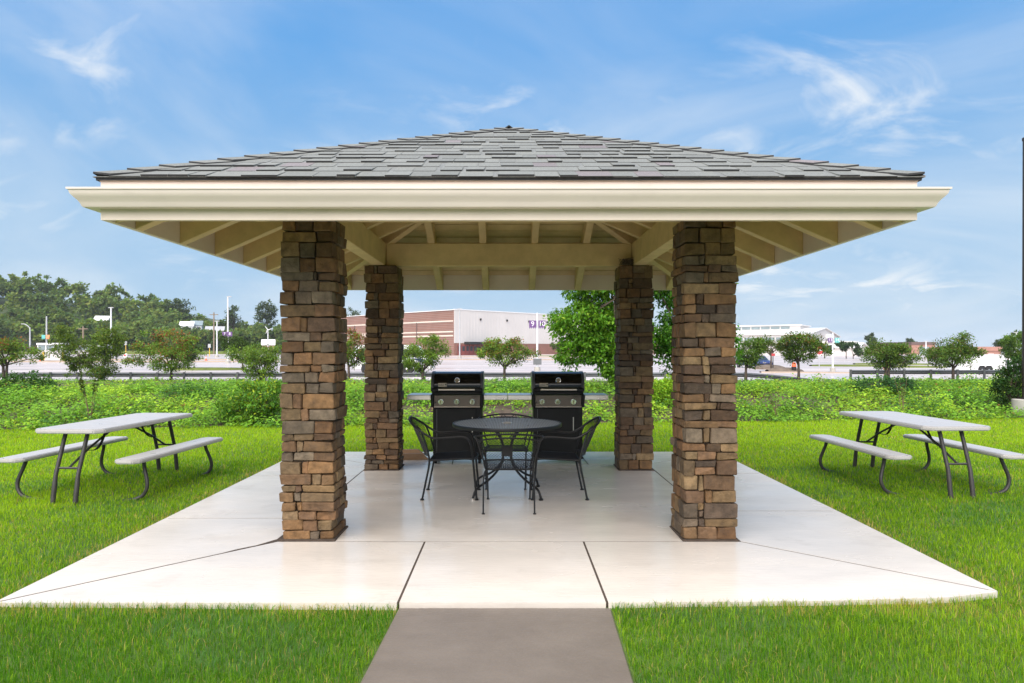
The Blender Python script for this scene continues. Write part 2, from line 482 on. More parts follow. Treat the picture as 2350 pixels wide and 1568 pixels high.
def brick_mat(name, c1, c2, mortar, scale):
    m = bpy.data.materials.new(name); m.use_nodes = True
    nt = m.node_tree; b = nt.nodes['Principled BSDF']; L = nt.links
    b.inputs['Roughness'].default_value = 0.85
    tcn = nt.nodes.new('ShaderNodeTexCoord')
    sp = nt.nodes.new('ShaderNodeSeparateXYZ'); L.new(tcn.outputs['Object'], sp.inputs[0])
    ad = nt.nodes.new('ShaderNodeMath'); ad.operation = 'ADD'
    L.new(sp.outputs[0], ad.inputs[0]); L.new(sp.outputs[1], ad.inputs[1])
    cb = nt.nodes.new('ShaderNodeCombineXYZ'); L.new(ad.outputs[0], cb.inputs[0]); L.new(sp.outputs[2], cb.inputs[1])
    br = nt.nodes.new('ShaderNodeTexBrick')
    br.inputs['Color1'].default_value = (*c1, 1); br.inputs['Color2'].default_value = (*c2, 1)
    br.inputs['Mortar'].default_value = (*mortar, 1); br.inputs['Scale'].default_value = scale
    br.inputs['Mortar Size'].default_value = 0.012
    L.new(cb.outputs[0], br.inputs['Vector'])
    n = nt.nodes.new('ShaderNodeTexNoise'); n.inputs['Scale'].default_value = 0.25; n.inputs['Detail'].default_value = 6
    L.new(tcn.outputs['Object'], n.inputs['Vector'])
    mr = nt.nodes.new('ShaderNodeMapRange'); mr.inputs['To Min'].default_value = 0.7; mr.inputs['To Max'].default_value = 1.3
    L.new(n.outputs[0], mr.inputs[0])
    mx = nt.nodes.new('ShaderNodeMixRGB'); mx.blend_type = 'MULTIPLY'; mx.inputs['Fac'].default_value = 1
    L.new(br.outputs[0], mx.inputs[1]); L.new(mr.outputs[0], mx.inputs[2]); L.new(mx.outputs[0], b.inputs['Base Color'])
    return m
M['brick'] = brick_mat('red_brick', (0.235, 0.105, 0.075), (0.19, 0.085, 0.065), (0.25, 0.16, 0.13), 1.2)
M['brick_far'] = brick_mat('orange_brick', (0.40, 0.20, 0.15), (0.34, 0.17, 0.13), (0.38, 0.22, 0.18), 1.2)

# ================================================================== ground
def foot_y(x): return 14.15 + 0.10 * x
def smooth(t):
    t = np.clip(t, 0, 1); return t * t * (3 - 2 * t)
def wob(x, y, s):
    return np.sin(x * 1.7 * s + 1.3 * np.sin(y * 1.1 * s)) * np.cos(y * 1.9 * s + 0.7 * np.sin(x * s))
def bank_z(x, y):
    x = np.asarray(x, float); y = np.asarray(y, float)
    t = (y - foot_y(x)) / 3.8
    up = -0.036 + 0.456 * smooth(t)
    far = np.clip((y - foot_y(x) - 3.8) / 15.0, 0, 1)
    z = up - 1.0 * far + 0.05 * wob(x, y, 0.9) * np.clip(t, 0, 1) * (1 - far)
    z = z - 0.27 * smooth((y - 46.5) / 2.0)
    return z
def park_z(x, y):
    x = np.asarray(x, float); y = np.asarray(y, float)
    return -0.85 + (np.minimum(y, 265) - 48) * 0.0085 - 0.0067 * np.clip(x, 0, 130)

def grid_mesh(name, xs, ys, zf, m, kind='structure'):
    X, Y = np.meshgrid(xs, ys)
    Z = zf(X, Y)
    V = np.stack([X.ravel(), Y.ravel(), np.asarray(Z, float).ravel() + np.zeros(X.size)], 1)
    nx, ny = len(xs), len(ys)
    i = np.arange(nx - 1); j = np.arange(ny - 1)
    I, J = np.meshgrid(i, j)
    a = (J * nx + I).ravel()
    Fq = np.stack([a, a + 1, a + 1 + nx, a + nx], 1)
    o = fast_mesh(name, V, Fq, m, smooth=True)
    o['kind'] = kind
    return o

PAD = 3.1; PY0, PY1 = 4.11, 10.2; COLX = 1.6; CY = 7.24
grid_mesh('ground', [-1500, 1500], [-1500, 2500], lambda x, y: x * 0 - 1.7, M['hill'])
# lawn: a sheet 6 cm under the slab tops, dug 12 cm lower beneath the slabs
def lawn_z(x, y):
    inside = (np.abs(x) < PAD - 0.06) & (y > PY0 + 0.06 + np.interp(x, [.6, 1.9, 2.7, 3.08], [0, .03, .09, .19])) & (y < PY1 - 0.06)
    path = (x > -0.62) & (x < 0.56) & (y < PY0 + 0.2)
    z = -0.036 + 0.010 * wob(x, y, 0.8)
    return np.where(inside, -0.13, np.where(path, -0.16, z))
lx = sorted(set(list(np.linspace(-32, 32, 129)) + [-3.1, -3.04, -3.02, 3.02, 3.04, 3.1, -0.7, -0.63, -0.61, 0.55, 0.57, 0.63]))
ly = sorted(set(list(np.linspace(-25, 19, 133)) + [4.1, 4.16, 4.18, 10.12, 10.15, 10.2]))
def lawn_full(x, y):
    return np.where(y > foot_y(x) + 0.6, np.minimum(bank_z(x, y) - 0.3, -0.2), lawn_z(x, y))
grid_mesh('lawn', lx, ly, lawn_full, M['lawn'])
bx = np.linspace(-75, 75, 241)
by = np.concatenate([np.linspace(0, 6, 25), np.linspace(6.5, 35.5, 40)])
def bank_sheet():
    X = np.repeat(bx[None, :], len(by), 0)
    Y = foot_y(X) * 1.0 + by[:, None] - 0.35
    Y = np.where(by[:, None] > 6, np.maximum(Y, 0) + 0, Y)
    Z = bank_z(X, Y) - np.where(by[:, None] < 0.3, 0.04, 0)
    nx, ny = X.shape[1], X.shape[0]
    V = np.stack([X.ravel(), Y.ravel(), Z.ravel()], 1)
    I, J = np.meshgrid(np.arange(nx - 1), np.arange(ny - 1))
    a = (J * nx + I).ravel()
    o = fast_mesh('bank', V, np.stack([a, a + 1, a + 1 + nx, a + nx], 1), M['soil'], smooth=True)
    o['kind'] = 'structure'
bank_sheet()
grid_mesh('parking_lot', np.linspace(-420, 420, 85), np.concatenate([np.linspace(44.5, 120, 30), np.linspace(130, 600, 30)]), park_z, M['asphalt'])

# concrete pad: slabs with open joints
pad = thing('concrete_pad', None, None)
tag(pad, 'pale wet concrete pad of jointed slabs under the picnic pavilion', None, kind='structure')
def shrink(poly, g):
    n = len(poly); out = []
    area = sum(poly[i][0] * poly[(i + 1) % n][1] - poly[(i + 1) % n][0] * poly[i][1] for i in range(n))
    sgn = 1 if area > 0 else -1
    for i in range(n):
        p0, p1, p2 = Vector(poly[i - 1]), Vector(poly[i]), Vector(poly[(i + 1) % n])
        d1 = (p1 - p0).normalized(); d2 = (p2 - p1).normalized()
        n1 = Vector((-d1.y, d1.x)) * sgn; n2 = Vector((-d2.y, d2.x)) * sgn
        k = (n1 + n2); k = k / max(0.2, k.dot(n1))
        out.append(tuple(p1 + k * g))
    return out
IX, IY0, IY1 = 1.83, 5.43, 9.07
slabs = [
    [(-IX, IY0), (IX, IY0), (IX, IY1), (-IX, IY1)],
    [(-PAD, PY0), (-0.665, PY0), (-0.665, IY0), (-IX, IY0)],
    [(-0.665, PY0), (0.59, PY0), (0.59, IY0), (-0.665, IY0)],
    [(0.59, PY0), (1.9, PY0 + .03), (2.7, PY0 + .09), (PAD - .02, PY0 + .19), (IX, IY0), (0.59, IY0)],
    [(-PAD, PY0), (-2.14, 5.115), (-2.06, 5.225), (-1.95, 5.33), (-IX - .02, 5.50), (-IX, 6.18), (-PAD, 6.18)],
    [(-PAD, 6.18), (-IX, 6.18), (-IX, 8.26), (-PAD, 8.26)],
    [(-PAD, 8.26), (-IX, 8.26), (-IX, IY1), (-PAD, PY1)],
    [(IX, IY0), (PAD - .02, PY0 + .19), (PAD, 6.46), (IX, 6.46)],
    [(IX, 6.46), (PAD, 6.46), (PAD, 8.42), (IX, 8.42)],
    [(IX, 8.42), (PAD, 8.42), (PAD, PY1), (IX, IY1)],
    [(-IX, IY1), (-0.75, IY1), (-0.8, PY1), (-PAD, PY1)],
    [(-0.75, IY1), (1.05, IY1), (1.02, PY1), (-0.8, PY1)],
    [(1.05, IY1), (IX, IY1), (PAD, PY1), (1.02, PY1)],
]
for k, s in enumerate(slabs):
    g = 0.0078
    dz = rnd.uniform(0.0, 0.0012)
    MB().prism(shrink(s, g), -0.11, dz).build('slab', M['concrete'], pad)
MB().prism([(-PAD + .03, PY0 + .03), (.6, PY0 + .03), (1.9, PY0 + .07), (2.7, PY0 + .13), (PAD - .06, PY0 + .24), (PAD - .03, PY1 - .03), (-PAD + .03, PY1 - .03)], -.06, -.0015).build('joint_filler', M['mortar'], pad)
path = thing('path', None, None); tag(path, 'damp brown grey concrete path leading up to the pad', None, kind='structure')
for (y0, y1, z0) in ((2.55, 4.085, -0.018), (0.9, 2.54, -0.020), (-0.8, 0.89, -0.022), (-2.5, -0.81, -0.026)):
    t0, t1 = (4.1 - y0), (4.1 - y1)
    MB().prism([(-0.655 - 0.035 * t0, y0), (0.605 - 0.03 * t0, y0), (0.605 - 0.03 * t1, y1), (-0.655 - 0.035 * t1, y1)], -0.14, z0).build('slab', M['path'], path, bevel=0.006)

# ================================================================== pavilion
pav = thing('pavilion', 'open picnic pavilion with four stone columns and a grey shingled pyramid roof', 'pavilion', (0, CY, 0))
A = 2.70            # fascia outer half width
SL = 0.4357         # roof slope
PAL = [s2l(c) for c in ((150, 124, 90), (138, 108, 76), (120, 92, 68), (104, 78, 60), (152, 116, 78), (128, 118, 106),
                        (120, 108, 96), (142, 120, 92), (96, 74, 62), (132, 100, 74), (160, 136, 102), (84, 72, 66), (146, 108, 74))]
def stone_mesh(x0, x1, y0, y1, z0, z1, r, tintc):
    """one rough ledge stone: a rounded box of 3x3 faces a side"""
    bm = 0.0075
    def cuts(a, b):
        e = min(bm, (b - a) * 0.3); return [a, a + e, b - e, b]
    X, Y, Z = cuts(x0, x1), cuts(y0, y1), cuts(z0, z1)
    jit = {}
    for i in (0, 3):
        for j in (0, 3):
            for k in (0, 3):
                jit[(i, j, k)] = Vector((r.uniform(-.006, .006), r.uniform(-.006, .006), r.uniform(-.007, .007)))
    idx = {}; vs = []
    c = Vector(((x0 + x1) / 2, (y0 + y1) / 2, (z0 + z1) / 2))
    def vid(i, j, k):
        if (i, j, k) in idx: return idx[(i, j, k)]
        p = Vector((X[i], Y[j], Z[k]))
        ex = (i in (0, 3)) + (j in (0, 3)) + (k in (0, 3))
        pull = (0, 0, .38, .62)[ex] * bm
        q = Vector(p)
        if ex >= 2:
            if i in (0, 3): q.x += pull if i == 0 else -pull
            if j in (0, 3): q.y += pull if j == 0 else -pull
            if k in (0, 3): q.z += pull if k == 0 else -pull
        q += jit[(0 if i < 2 else 3, 0 if j < 2 else 3, 0 if k < 2 else 3)]
        q += Vector((r.uniform(-.0025, .0025), r.uniform(-.0025, .0025), r.uniform(-.0015, .0015)))
        idx[(i, j, k)] = len(vs); vs.append(q); return idx[(i, j, k)]
    fs = []
    for a in range(3):
        for b in range(3):
            fs += [(vid(a, b, 0), vid(a, b + 1, 0), vid(a + 1, b + 1, 0), vid(a + 1, b, 0)),
                   (vid(a, b, 3), vid(a + 1, b, 3), vid(a + 1, b + 1, 3), vid(a, b + 1, 3)),
                   (vid(a, 0, b), vid(a + 1, 0, b), vid(a + 1, 0, b + 1), vid(a, 0, b + 1)),
                   (vid(a, 3, b), vid(a, 3, b + 1), vid(a + 1, 3, b + 1), vid(a + 1, 3, b)),
                   (vid(0, a, b), vid(0, a, b + 1), vid(0, a + 1, b + 1), vid(0, a + 1, b)),
                   (vid(3, a, b), vid(3, a + 1, b), vid(3, a + 1, b + 1), vid(3, a, b + 1))]
    return vs, fs, tintc

def tone(r):
    c = r.choice(PAL); k = r.uniform(0.52, 1.05)
    m_ = (.235, .165, .105)
    return tuple((x * .74 + y * .26) * k * w for x, y, w in zip(c, m_, (.71, .67, .60)))

H_COL, HALF = 2.575, 0.205
COLS = [(-COLX, -1.58), (COLX, -1.58), (-COLX, 1.58), (COLX, 1.58)]
cand = []           # (apparent size, column index, stone)
hidden = {k: [] for k in range(4)}
col_objs = []
for ci, (cx, cy) in enumerate(COLS):
    r = random.Random(100 + ci)
    co = sub('column', pav); co.location = (cx, cy, 0); col_objs.append(co)
    co['label'] = ['front left stone column', 'front right stone column', 'rear left stone column', 'rear right stone column with a nest on top'][ci]
    MB().box(-HALF + .035, HALF - .035, -HALF + .035, HALF - .035, -0.02, H_COL + 0.004).build('mortar_core', M['mortar'], co)
    MB().box(-HALF - .02, HALF + .02, -HALF - .02, HALF + .02, -0.01, 0.012).build('base_skirt', M['mortar'], co, bevel=0.006)
    inner = 1 if cx < 0 else -1     # side of the column that faces the middle
    z = 0.012
    while z < H_COL - 0.03:
        h = r.choice([0.058, 0.068, 0.076, 0.086, 0.10, 0.12])
        if z + h > H_COL - 0.05: h = H_COL - z
        z1 = z + h - 0.0055
        prm = [r.uniform(-0.009, 0.017) for _ in range(4)]      # how proud each side stands
        # front: corner stones + middles ; sides likewise
        wl, wr = r.choice([(.09, .16), (.17, .11), (.22, .10), (.10, .25), (.13, .13), (.15, .20), (.26, .14)])
        wl += r.uniform(-.015, .015); wr += r.uniform(-.015, .015)
        dl, dr = r.uniform(.07, .19), r.uniform(.07, .19)
        f = -HALF - prm[0]; b = HALF + prm[1]; l = -HALF - prm[2]; g = HALF + prm[3]
        stones = [((l, -HALF + wl, f, -HALF + dl), 'F', -1), ((HALF - wr, g, f, -HALF + dr), 'F', 1)]
        x0, x1 = -HALF + wl + .006, HALF - wr - .006
        mid = x1 - x0
        if mid > .19 and r.random() < .45:
            s = x0 + mid * r.uniform(.38, .62)
            segs = [(x0, s - .003), (s + .003, x1)]
        else: segs = [(x0, x1)]
        for (a0, a1) in segs:
            stones.append(((a0, a1, -HALF - r.uniform(-.006, .016), -HALF + .06), 'F', 0))
        bl, brr = r.uniform(.08, .2), r.uniform(.08, .2)
        el_, er_ = r.uniform(.06, .17), r.uniform(.06, .17)
        stones.append(((l, -HALF + bl, HALF - el_, b), 'B', -1))
        stones.append(((HALF - brr, g, HALF - er_, b), 'B', 1))
        stones.append(((-HALF + bl + .006, HALF - brr - .006, HALF - .06, b), 'B', 0))
        stones.append(((l, -HALF + .06, -HALF + dl + .006, HALF - el_ - .006), 'S', -1))
        stones.append(((HALF - .06, g, -HALF + dr + .006, HALF - er_ - .006), 'S', 1))
        for (q, side, sx) in stones:
            if q[1] - q[0] < .012 or q[3] - q[2] < .012: continue
            if side == 'F' and sx == 0 and h > .1 and r.random() < .16:
                zs = z + h * r.uniform(.4, .6)
                parts = [(z, zs - .004), (zs + .002, z1)]
            else: parts = [(z, z1)]
            for (za_, zb_) in parts:
                st = stone_mesh(q[0], q[1], q[2], q[3], za_, zb_, r, tone(r))
                d = CY + cy - HALF
                wv = (q[1] - q[0]) if side == 'F' else 0.16 * (q[3] - q[2])
                if (side == 'F' or sx == inner): cand.append((wv * (zb_ - za_) / d ** 2, ci, st))
                else: hidden[ci].append(st)
        z += h
cand.sort(key=lambda t: -t[0])
for n_, (sz, ci, st) in enumerate(cand):
    if n_ < 300:
        me = bpy.data.meshes.new('stone')
        me.from_pydata(st[0], [], st[1]); me.materials.append(M['stone'])
        set_tint(me, np.tile(np.array(st[2], np.float32), (len(st[0]), 1)))
        obj('stone', me, col_objs[ci])
    else: hidden[ci].append(st)
for ci in range(4):
    V, Fs, T = [], [], []
    for (vs, fs, tc_) in hidden[ci]:
        o = len(V); V += vs; Fs += [tuple(i + o for i in f) for f in fs]; T += [tc_] * len(vs)
    me = bpy.data.meshes.new('smaller_stones'); me.from_pydata(V, [], Fs); me.materials.append(M['stone'])
    set_tint(me, np.array(T, np.float32))
    obj('smaller_stones', me, col_objs[ci])['kind'] = 'stuff'

# beams
ZB0, ZB1 = 2.58, 2.872
MB().box(-1.715, -1.565, -1.81, 1.81, ZB0, ZB1).build('beam', M['paint'], pav, bevel=0.006)
MB().box(1.565, 1.715, -1.81, 1.81, ZB0, ZB1).build('beam', M['paint'], pav, bevel=0.006)
MB().box(-1.562, 1.562, 1.50, 1.65, ZB0 + .003, ZB1).build('beam', M['paint'], pav, bevel=0.006)
MB().box(-1.562, 1.562, -1.65, -1.50, ZB0 + .003, ZB1).build('beam', M['paint'], pav, bevel=0.006)

roof = sub('roof', pav)
FI = A - 0.04       # inner face of the fascia
RZ0, RV = 2.372, 0.215
def rot4(k, p):
    x, y, z = p
    for _ in range(k): x, y = -y, x
    return (x, y, z)
def lowz(rr): return RZ0 + SL * (FI - rr)
for k in range(4):
    for u in (-2.31, -1.65, -0.99, -0.33, 0.33, 0.99, 1.65, 2.31):
        r0, r1 = FI, abs(u) + 0.07
        mb = MB(); w = 0.045
        vs = []
        for rr in (r0, r1):
            for zz in (0, RV):
                for du in (-w, w):
                    vs.append(rot4(k, (u + du, -rr, lowz(rr) + zz)))
        mb.add(vs, [(0, 1, 3, 2), (4, 6, 7, 5), (0, 4, 5, 1), (2, 3, 7, 6), (0, 2, 6, 4), (1, 5, 7, 3)])
        mb.build('rafter', M['paint'], roof, bevel=0.005)
    # hip rafter
    mb = MB(); vs = []; w = 0.045 / math.sqrt(2)
    for rr in (FI - .03, 0.05):
        for zz in (-0.01, RV):
            for s in (-1, 1):
                vs.append(rot4(k, (rr + s * w, -rr + s * w, lowz(rr) + zz)))
    mb.add(vs, [(0, 1, 3, 2), (4, 6, 7, 5), (0, 4, 5, 1), (2, 3, 7, 6), (0, 2, 6, 4), (1, 5, 7, 3)])
    mb.build('hip_rafter', M['paint'], roof, bevel=0.004)
    # deck planks
    rr = FI; step = 0.132
    while rr > 0.1:
        r1 = max(rr - step + 0.02, 0.03)
        mb = MB(); vs = []
        jz = rnd.uniform(-.001, .001)
        for q in (rr, r1):
            for zz in (RV + 0.004, RV + 0.022):
                for s in (-1, 1):
                    vs.append(rot4(k, (s * (q - .02), -q, lowz(q) + zz + jz)))
        mb.add(vs, [(0, 1, 3, 2), (4, 6, 7, 5), (0, 4, 5, 1), (2, 3, 7, 6), (0, 2, 6, 4), (1, 5, 7, 3)])
        mb.build('plank', M['paint'], roof)
        rr -= step
# sheathing under the shingles
RE, ZE = 2.72, 2.655
ZA = ZE + SL * RE
mb = MB()
c4 = [(-RE, -RE), (RE, -RE), (RE, RE), (-RE, RE)]
vs = [(x, y, ZE) for x, y in c4] + [(x, y, ZE - .022) for x, y in c4] + [(0, 0, ZA), (0, 0, ZA - .03)]
mb.add(vs, [(0, 1, 8), (1, 2, 8), (2, 3, 8), (3, 0, 8), (4, 9, 5), (5, 9, 6), (6, 9, 7), (7, 9, 4), (0, 4, 5, 1), (1, 5, 6, 2), (2, 6, 7, 3), (3, 7, 4, 0)])
mb.build('sheathing', M['felt'], roof)
# shingles, course by course
SLEN = math.sqrt(1 + SL * SL); NC = 15
cn = Vector((0, -SL, 1)).normalized()
def slope_pt(x, s, up):      # s = run from the eave (horizontal)
    return Vector((x, -(RE - s), ZE + SL * s)) + cn * up
def shingle(mb_or, x0, x1, s0, s1, th, up0, mi=1):
    lim0, lim1 = RE - s0, max(RE - s1, 0)
    a0, b0 = max(x0, -lim0), min(x1, lim0); a1, b1 = max(x0, -lim1), min(x1, lim1)
    a1 = min(a1, b0 - .001); b1 = max(b1, a1 + .001); b1 = max(b1, a0 + .001)
    sk = rnd.uniform(-.006, .006)
    vs = [slope_pt(a0 + sk, s0, up0), slope_pt(b0 + sk, s0, up0), slope_pt(b1, s1, 0.001), slope_pt(a1, s1, 0.001),
          slope_pt(a0 + sk, s0, up0 + th), slope_pt(b0 + sk, s0, up0 + th), slope_pt(b1, s1, 0.006), slope_pt(a1, s1, 0.006)]
    mb_or.add(vs, [(4, 5, 6, 7)], 0)
    mb_or.v = mb_or.v[:-8]; mb_or.add(vs, [(3, 2, 1, 0), (0, 1, 5, 4), (2, 3, 7, 6)], 1)
    mb_or.v = mb_or.v[:-8]; mb_or.add(vs, [(1, 2, 6, 5), (3, 0, 4, 7)], 0)
run = RE / NC
def shade(r):
    k = r.choice([0.175, 0.185, 0.195, 0.20, 0.205])
    k *= r.uniform(.96, 1.04)
    return (k * .99, k * 1.0, k * .90) if r.random() < .95 else (k * 1.03, k * .90, k * .89)
for k in range(4):
    r = random.Random(50 + k)
    allv = MB(); base = MB(); tints = []
    for c in range(NC):
        s0, s1 = c * run - (0.012 if c == 0 else 0), (c + 1) * run + 0.02
        lim = RE - s0
        # thin base layer of the course
        sh = MB(); n0 = len(base.v)
        shingle(base, -lim, lim, s0, min(s1, RE - .001), 0.004, 0.001)
        x = -lim - r.uniform(0, .12)
        while x < lim:
            w = r.choice([.12, .15, .17, .20, .24]) if k == 0 else .3
            w = w + r.uniform(-.015, .015)
            gap = r.choice([0, 0, 0, .03]) if k == 0 else 0.04
            xa, xb = max(x, -lim), min(x + w, lim)
            lim1_ = RE - min(s1, RE - .001)
            if xb - xa > .04 and xb > -lim1_ + .02 and xa < lim1_ - .02:
                mb = MB(); tcol = shade(r)
                shingle(mb, xa + .002, xb - .002, s0 - (0.004 if r.random() < .5 else 0), min(s1, RE - .001), r.choice([.006, .007, .014, .017]), 0.003)
                if k == 0:
                    mb.build('shingle', [M['shingle'], M['felt']], roof, tint=tcol, fix=False)
                else:
                    tints += [tcol] * 8; allv.add(mb.v, mb.f); allv.m[-len(mb.m):] = mb.m
            x += w + gap
    base.xform(Matrix.Rotation(k * math.pi / 2, 4, 'Z'))
    o = base.build('shingle_underlay', M['shingle'], roof, tint=(0.18, 0.182, 0.17), fix=False)
    if k:
        allv.xform(Matrix.Rotation(k * math.pi / 2, 4, 'Z'))
        o = allv.build('shingles_out_of_view', [M['shingle'], M['felt']], roof, fix=False)
        set_tint(o.data, np.array(tints, np.float32)); o['kind'] = 'stuff'
# hip caps
for k in range(4):
    n = 19
    Rk = Matrix.Rotation(k * math.pi / 2, 4, 'Z')
    for i in range(n):
        ra, rb = RE + .012 - i * RE / n, max(RE - (i + 1.25) * RE / n, 0.0)
        w0 = .115
        def P(rr, off, up):
            if off == 0: return Vector((rr, -rr, ZE + SL * (RE - rr) + up))
            # off>0 along front slope (towards -x), off<0 along side slope (towards +y)
            if off > 0: return Vector((rr - off, -rr, ZE + SL * (RE - rr) + up - .012))
            return Vector((rr, -rr - off, ZE + SL * (RE - rr) + up - .012))
        mb = MB()
        vs = []
        for (rr, up) in ((ra, .038), (rb, .022)):
            for dz in (-.013, 0):
                for off in (w0, 0, -w0):
                    vs.append(P(rr, off, up + dz))
        mb.add(vs, [(3, 4, 10, 9), (4, 5, 11, 10)], 0)
        mb.v = mb.v[:-12]; mb.add(vs, [(0, 6, 7, 1), (1, 7, 8, 2), (0, 1, 4, 3), (1, 2, 5, 4), (6, 9, 10, 7), (7, 10, 11, 8), (0, 3, 9, 6), (2, 8, 11, 5)], 1)
        mb.f = [tuple(i % 12 for i in f) for f in mb.f]
        mb.xform(Rk)
        mb.build('hip_shingle', [M['shingle'], M['felt']], roof, tint=shade(rnd), fix=True)

# fascia, crown trim and gutters, mitred all the way round
def ring_part(name, prof, m, smooth_=False):
    for k in range(4):
        mb = MB(); vs = []
        n = len(prof)
        for (o_, z) in prof:
            a = A + o_
            vs += [rot4(k, (-a, -a, z)), rot4(k, (a, -a, z))]
        fs = [(2 * i, 2 * i + 1, 2 * ((i + 1) % n) + 1, 2 * ((i + 1) % n)) for i in range(n)]
        mb.add(vs, fs)
        mb.build(name, m, pav, smooth=smooth_)
ring_part('fascia', [(-.04, 2.376), (0, 2.376), (0, 2.628), (-.04, 2.628)], M['trim'])
ring_part('crown_trim', [(-.04, 2.629), (.004, 2.629), (.006, 2.645), (.016, 2.6555), (.016, 2.6575), (-.04, 2.6575)], M['trim'])
ring_part('gutter', [(.001, 2.446), (.072, 2.446), (.078, 2.452), (.084, 2.468), (.094, 2.486), (.112, 2.506), (.126, 2.524), (.131, 2.540),
                     (.131, 2.549), (.141, 2.550), (.142, 2.562), (.128, 2.562), (.124, 2.53), (.108, 2.512), (.088, 2.488), (.078, 2.47),
                     (.066, 2.455), (.004, 2.455), (.004, 2.56), (.001, 2.56)], M['gutter'], True)

# bird nest
nest = thing('bird_nest', 'dark untidy bird nest of twigs on top of the rear right stone column', 'nest', (1.50, CY + 1.43, H_COL + .004))
mb = MB(); r = random.Random(3)
for i in range(170):
    a = r.uniform(0, 2 * math.pi); rad = r.uniform(.03, .1); z = r.uniform(.004, .085)
    p = Vector((rad * math.cos(a) * 1.15, -0.02 + rad * math.sin(a) * .55, z))
    d = Vector((-math.sin(a), math.cos(a) * .5, r.uniform(-.25, .25))) * r.uniform(.03, .07)
    q = p + d; q.z = max(q.z, .003)
    mb.bar(p - d * .6 + Vector((0, 0, max(0, .004 - (p - d * .6).z))), q, .004, .003)
mb.build('twigs', M['bark'], nest)
mb = MB()
for i in range(9):
    p = Vector((r.uniform(-.12, -.02), -.06, .01)); q = p + Vector((r.uniform(-.05, .08), r.uniform(-.02, 0), r.uniform(-.16, .05)))
    mb.bar(p, q, .003, .002)
mb.build('loose_straw', M['twig'], nest)

# ================================================================== patio furniture
def lattice(surf, nu, nv, wid, thk, mb, diag=True, steps=1):
    """crossing strips over surf(u, v), u and v in 0..1"""
    lines = []
    if diag:
        n = nu + nv
        for sgn in (1, -1):
            for k in range(-nv, nu + 1):
                pts = []
                for j in range(nv + 1):
                    u = k + j if sgn == 1 else k + nv - j
                    if 0 <= u <= nu: pts.append((u / nu, j / nv))
                if len(pts) >= 2: lines.append(pts)
    for L_ in lines:
        P3 = [Vector(surf(u, v)) for u, v in L_]
        for a, b in zip(P3[:-1], P3[1:]):
            pass
        N = len(P3); vs = []
        for i in range(N):
            u, v = L_[i]
            e = .01
            n = (Vector(surf(min(u + e, 1), v)) - Vector(surf(max(u - e, 0), v))).cross(Vector(surf(u, min(v + e, 1))) - Vector(surf(u, max(v - e, 0)))).normalized()
            t = (P3[min(i + 1, N - 1)] - P3[max(i - 1, 0)]).normalized()
            s = t.cross(n).normalized() * wid / 2
            vs += [P3[i] + s, P3[i] - s, P3[i] + n * thk]
        fs = []
        for i in range(N - 1):
            a = i * 3
            for k in range(3):
                k2 = (k + 1) % 3
                fs.append((a + k, a + k2, a + 3 + k2, a + 3 + k))
        mb.add(vs, fs)

def catmull(pts, n=5):
    P_ = [Vector(p) for p in pts]; out = []
    for i in range(len(P_) - 1):
        p0, p1, p2, p3 = P_[max(i - 1, 0)], P_[i], P_[i + 1], P_[min(i + 2, len(P_) - 1)]
        for k in range(n):
            t = k / n
            out.append(0.5 * ((2 * p1) + (p2 - p0) * t + (2 * p0 - 5 * p1 + 4 * p2 - p3) * t * t + (3 * p1 - p0 - 3 * p2 + p3) * t ** 3))
    out.append(P_[-1]); return out

# round table
tb = thing('patio_table', 'round black mesh topped iron table with a centre umbrella hole', 'table', (-0.02, 7.25, 0))
TR, TZ = 0.573, 0.742
mb = MB()
mb.lathe([(TR - .012, -.032), (TR, -.03), (TR + .004, -.012), (TR, .004), (TR - .012, .006), (TR - .016, -.004), (TR - .016, -.030)], (0, 0, TZ), 64)
mb.f = mb.f[:-2]; mb.m = mb.m[:-2]
n = 64; k0 = 0
mb.add([], [])
mb.build('rim', M['black_iron'], tb, smooth=True)
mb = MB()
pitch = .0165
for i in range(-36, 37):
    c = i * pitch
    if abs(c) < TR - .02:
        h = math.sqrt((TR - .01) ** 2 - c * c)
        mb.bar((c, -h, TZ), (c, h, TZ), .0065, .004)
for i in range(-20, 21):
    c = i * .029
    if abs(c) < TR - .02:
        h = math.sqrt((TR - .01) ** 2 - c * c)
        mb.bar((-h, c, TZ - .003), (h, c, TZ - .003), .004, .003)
mb.build('mesh_top', M['sheen_mesh'], tb)
mb = MB()
ring = [(.05 * math.cos(2 * math.pi * k / 24), .05 * math.sin(2 * math.pi * k / 24), TZ + .004) for k in range(24)]
mb.tube(ring, .0055, 6, closed=True); mb.build('umbrella_ring', M['steel'], tb, smooth=True)
legp = [(.31, .735), (.20, .69), (.105, .60), (.058, .50), (.055, .41), (.085, .32), (.17, .235), (.29, .165), (.385, .13), (.45, .09), (.48, .03), (.485, 0.004)]
for k in range(4):
    a = R(45 + 90 * k)
    lo = MB().tube(catmull([(q * math.cos(a), q * math.sin(a), z) for q, z in legp], 3), .0125, 8).build('leg', M['black_iron'], tb, smooth=True)
    MB().lathe([(.012, 0), (.022, 0), (.023, .012), (.014, .022)], (.485 * math.cos(a), .485 * math.sin(a), 0.0005), 12).build('foot', M['steel'] if k == 2 else M['black_iron'], lo, smooth=True)
for s in (-1, 1):
    MB().box(-.058, .058, s * .055 - .003, s * .055 + .003, .40, .50).build('hub_panel', M['black_iron'], tb)
mb = MB().tube([(.30 * math.cos(2 * math.pi * k / 32), .30 * math.sin(2 * math.pi * k / 32), .728) for k in range(32)], .007, 6, closed=True)
mb.build('under_ring', M['black_iron'], tb)

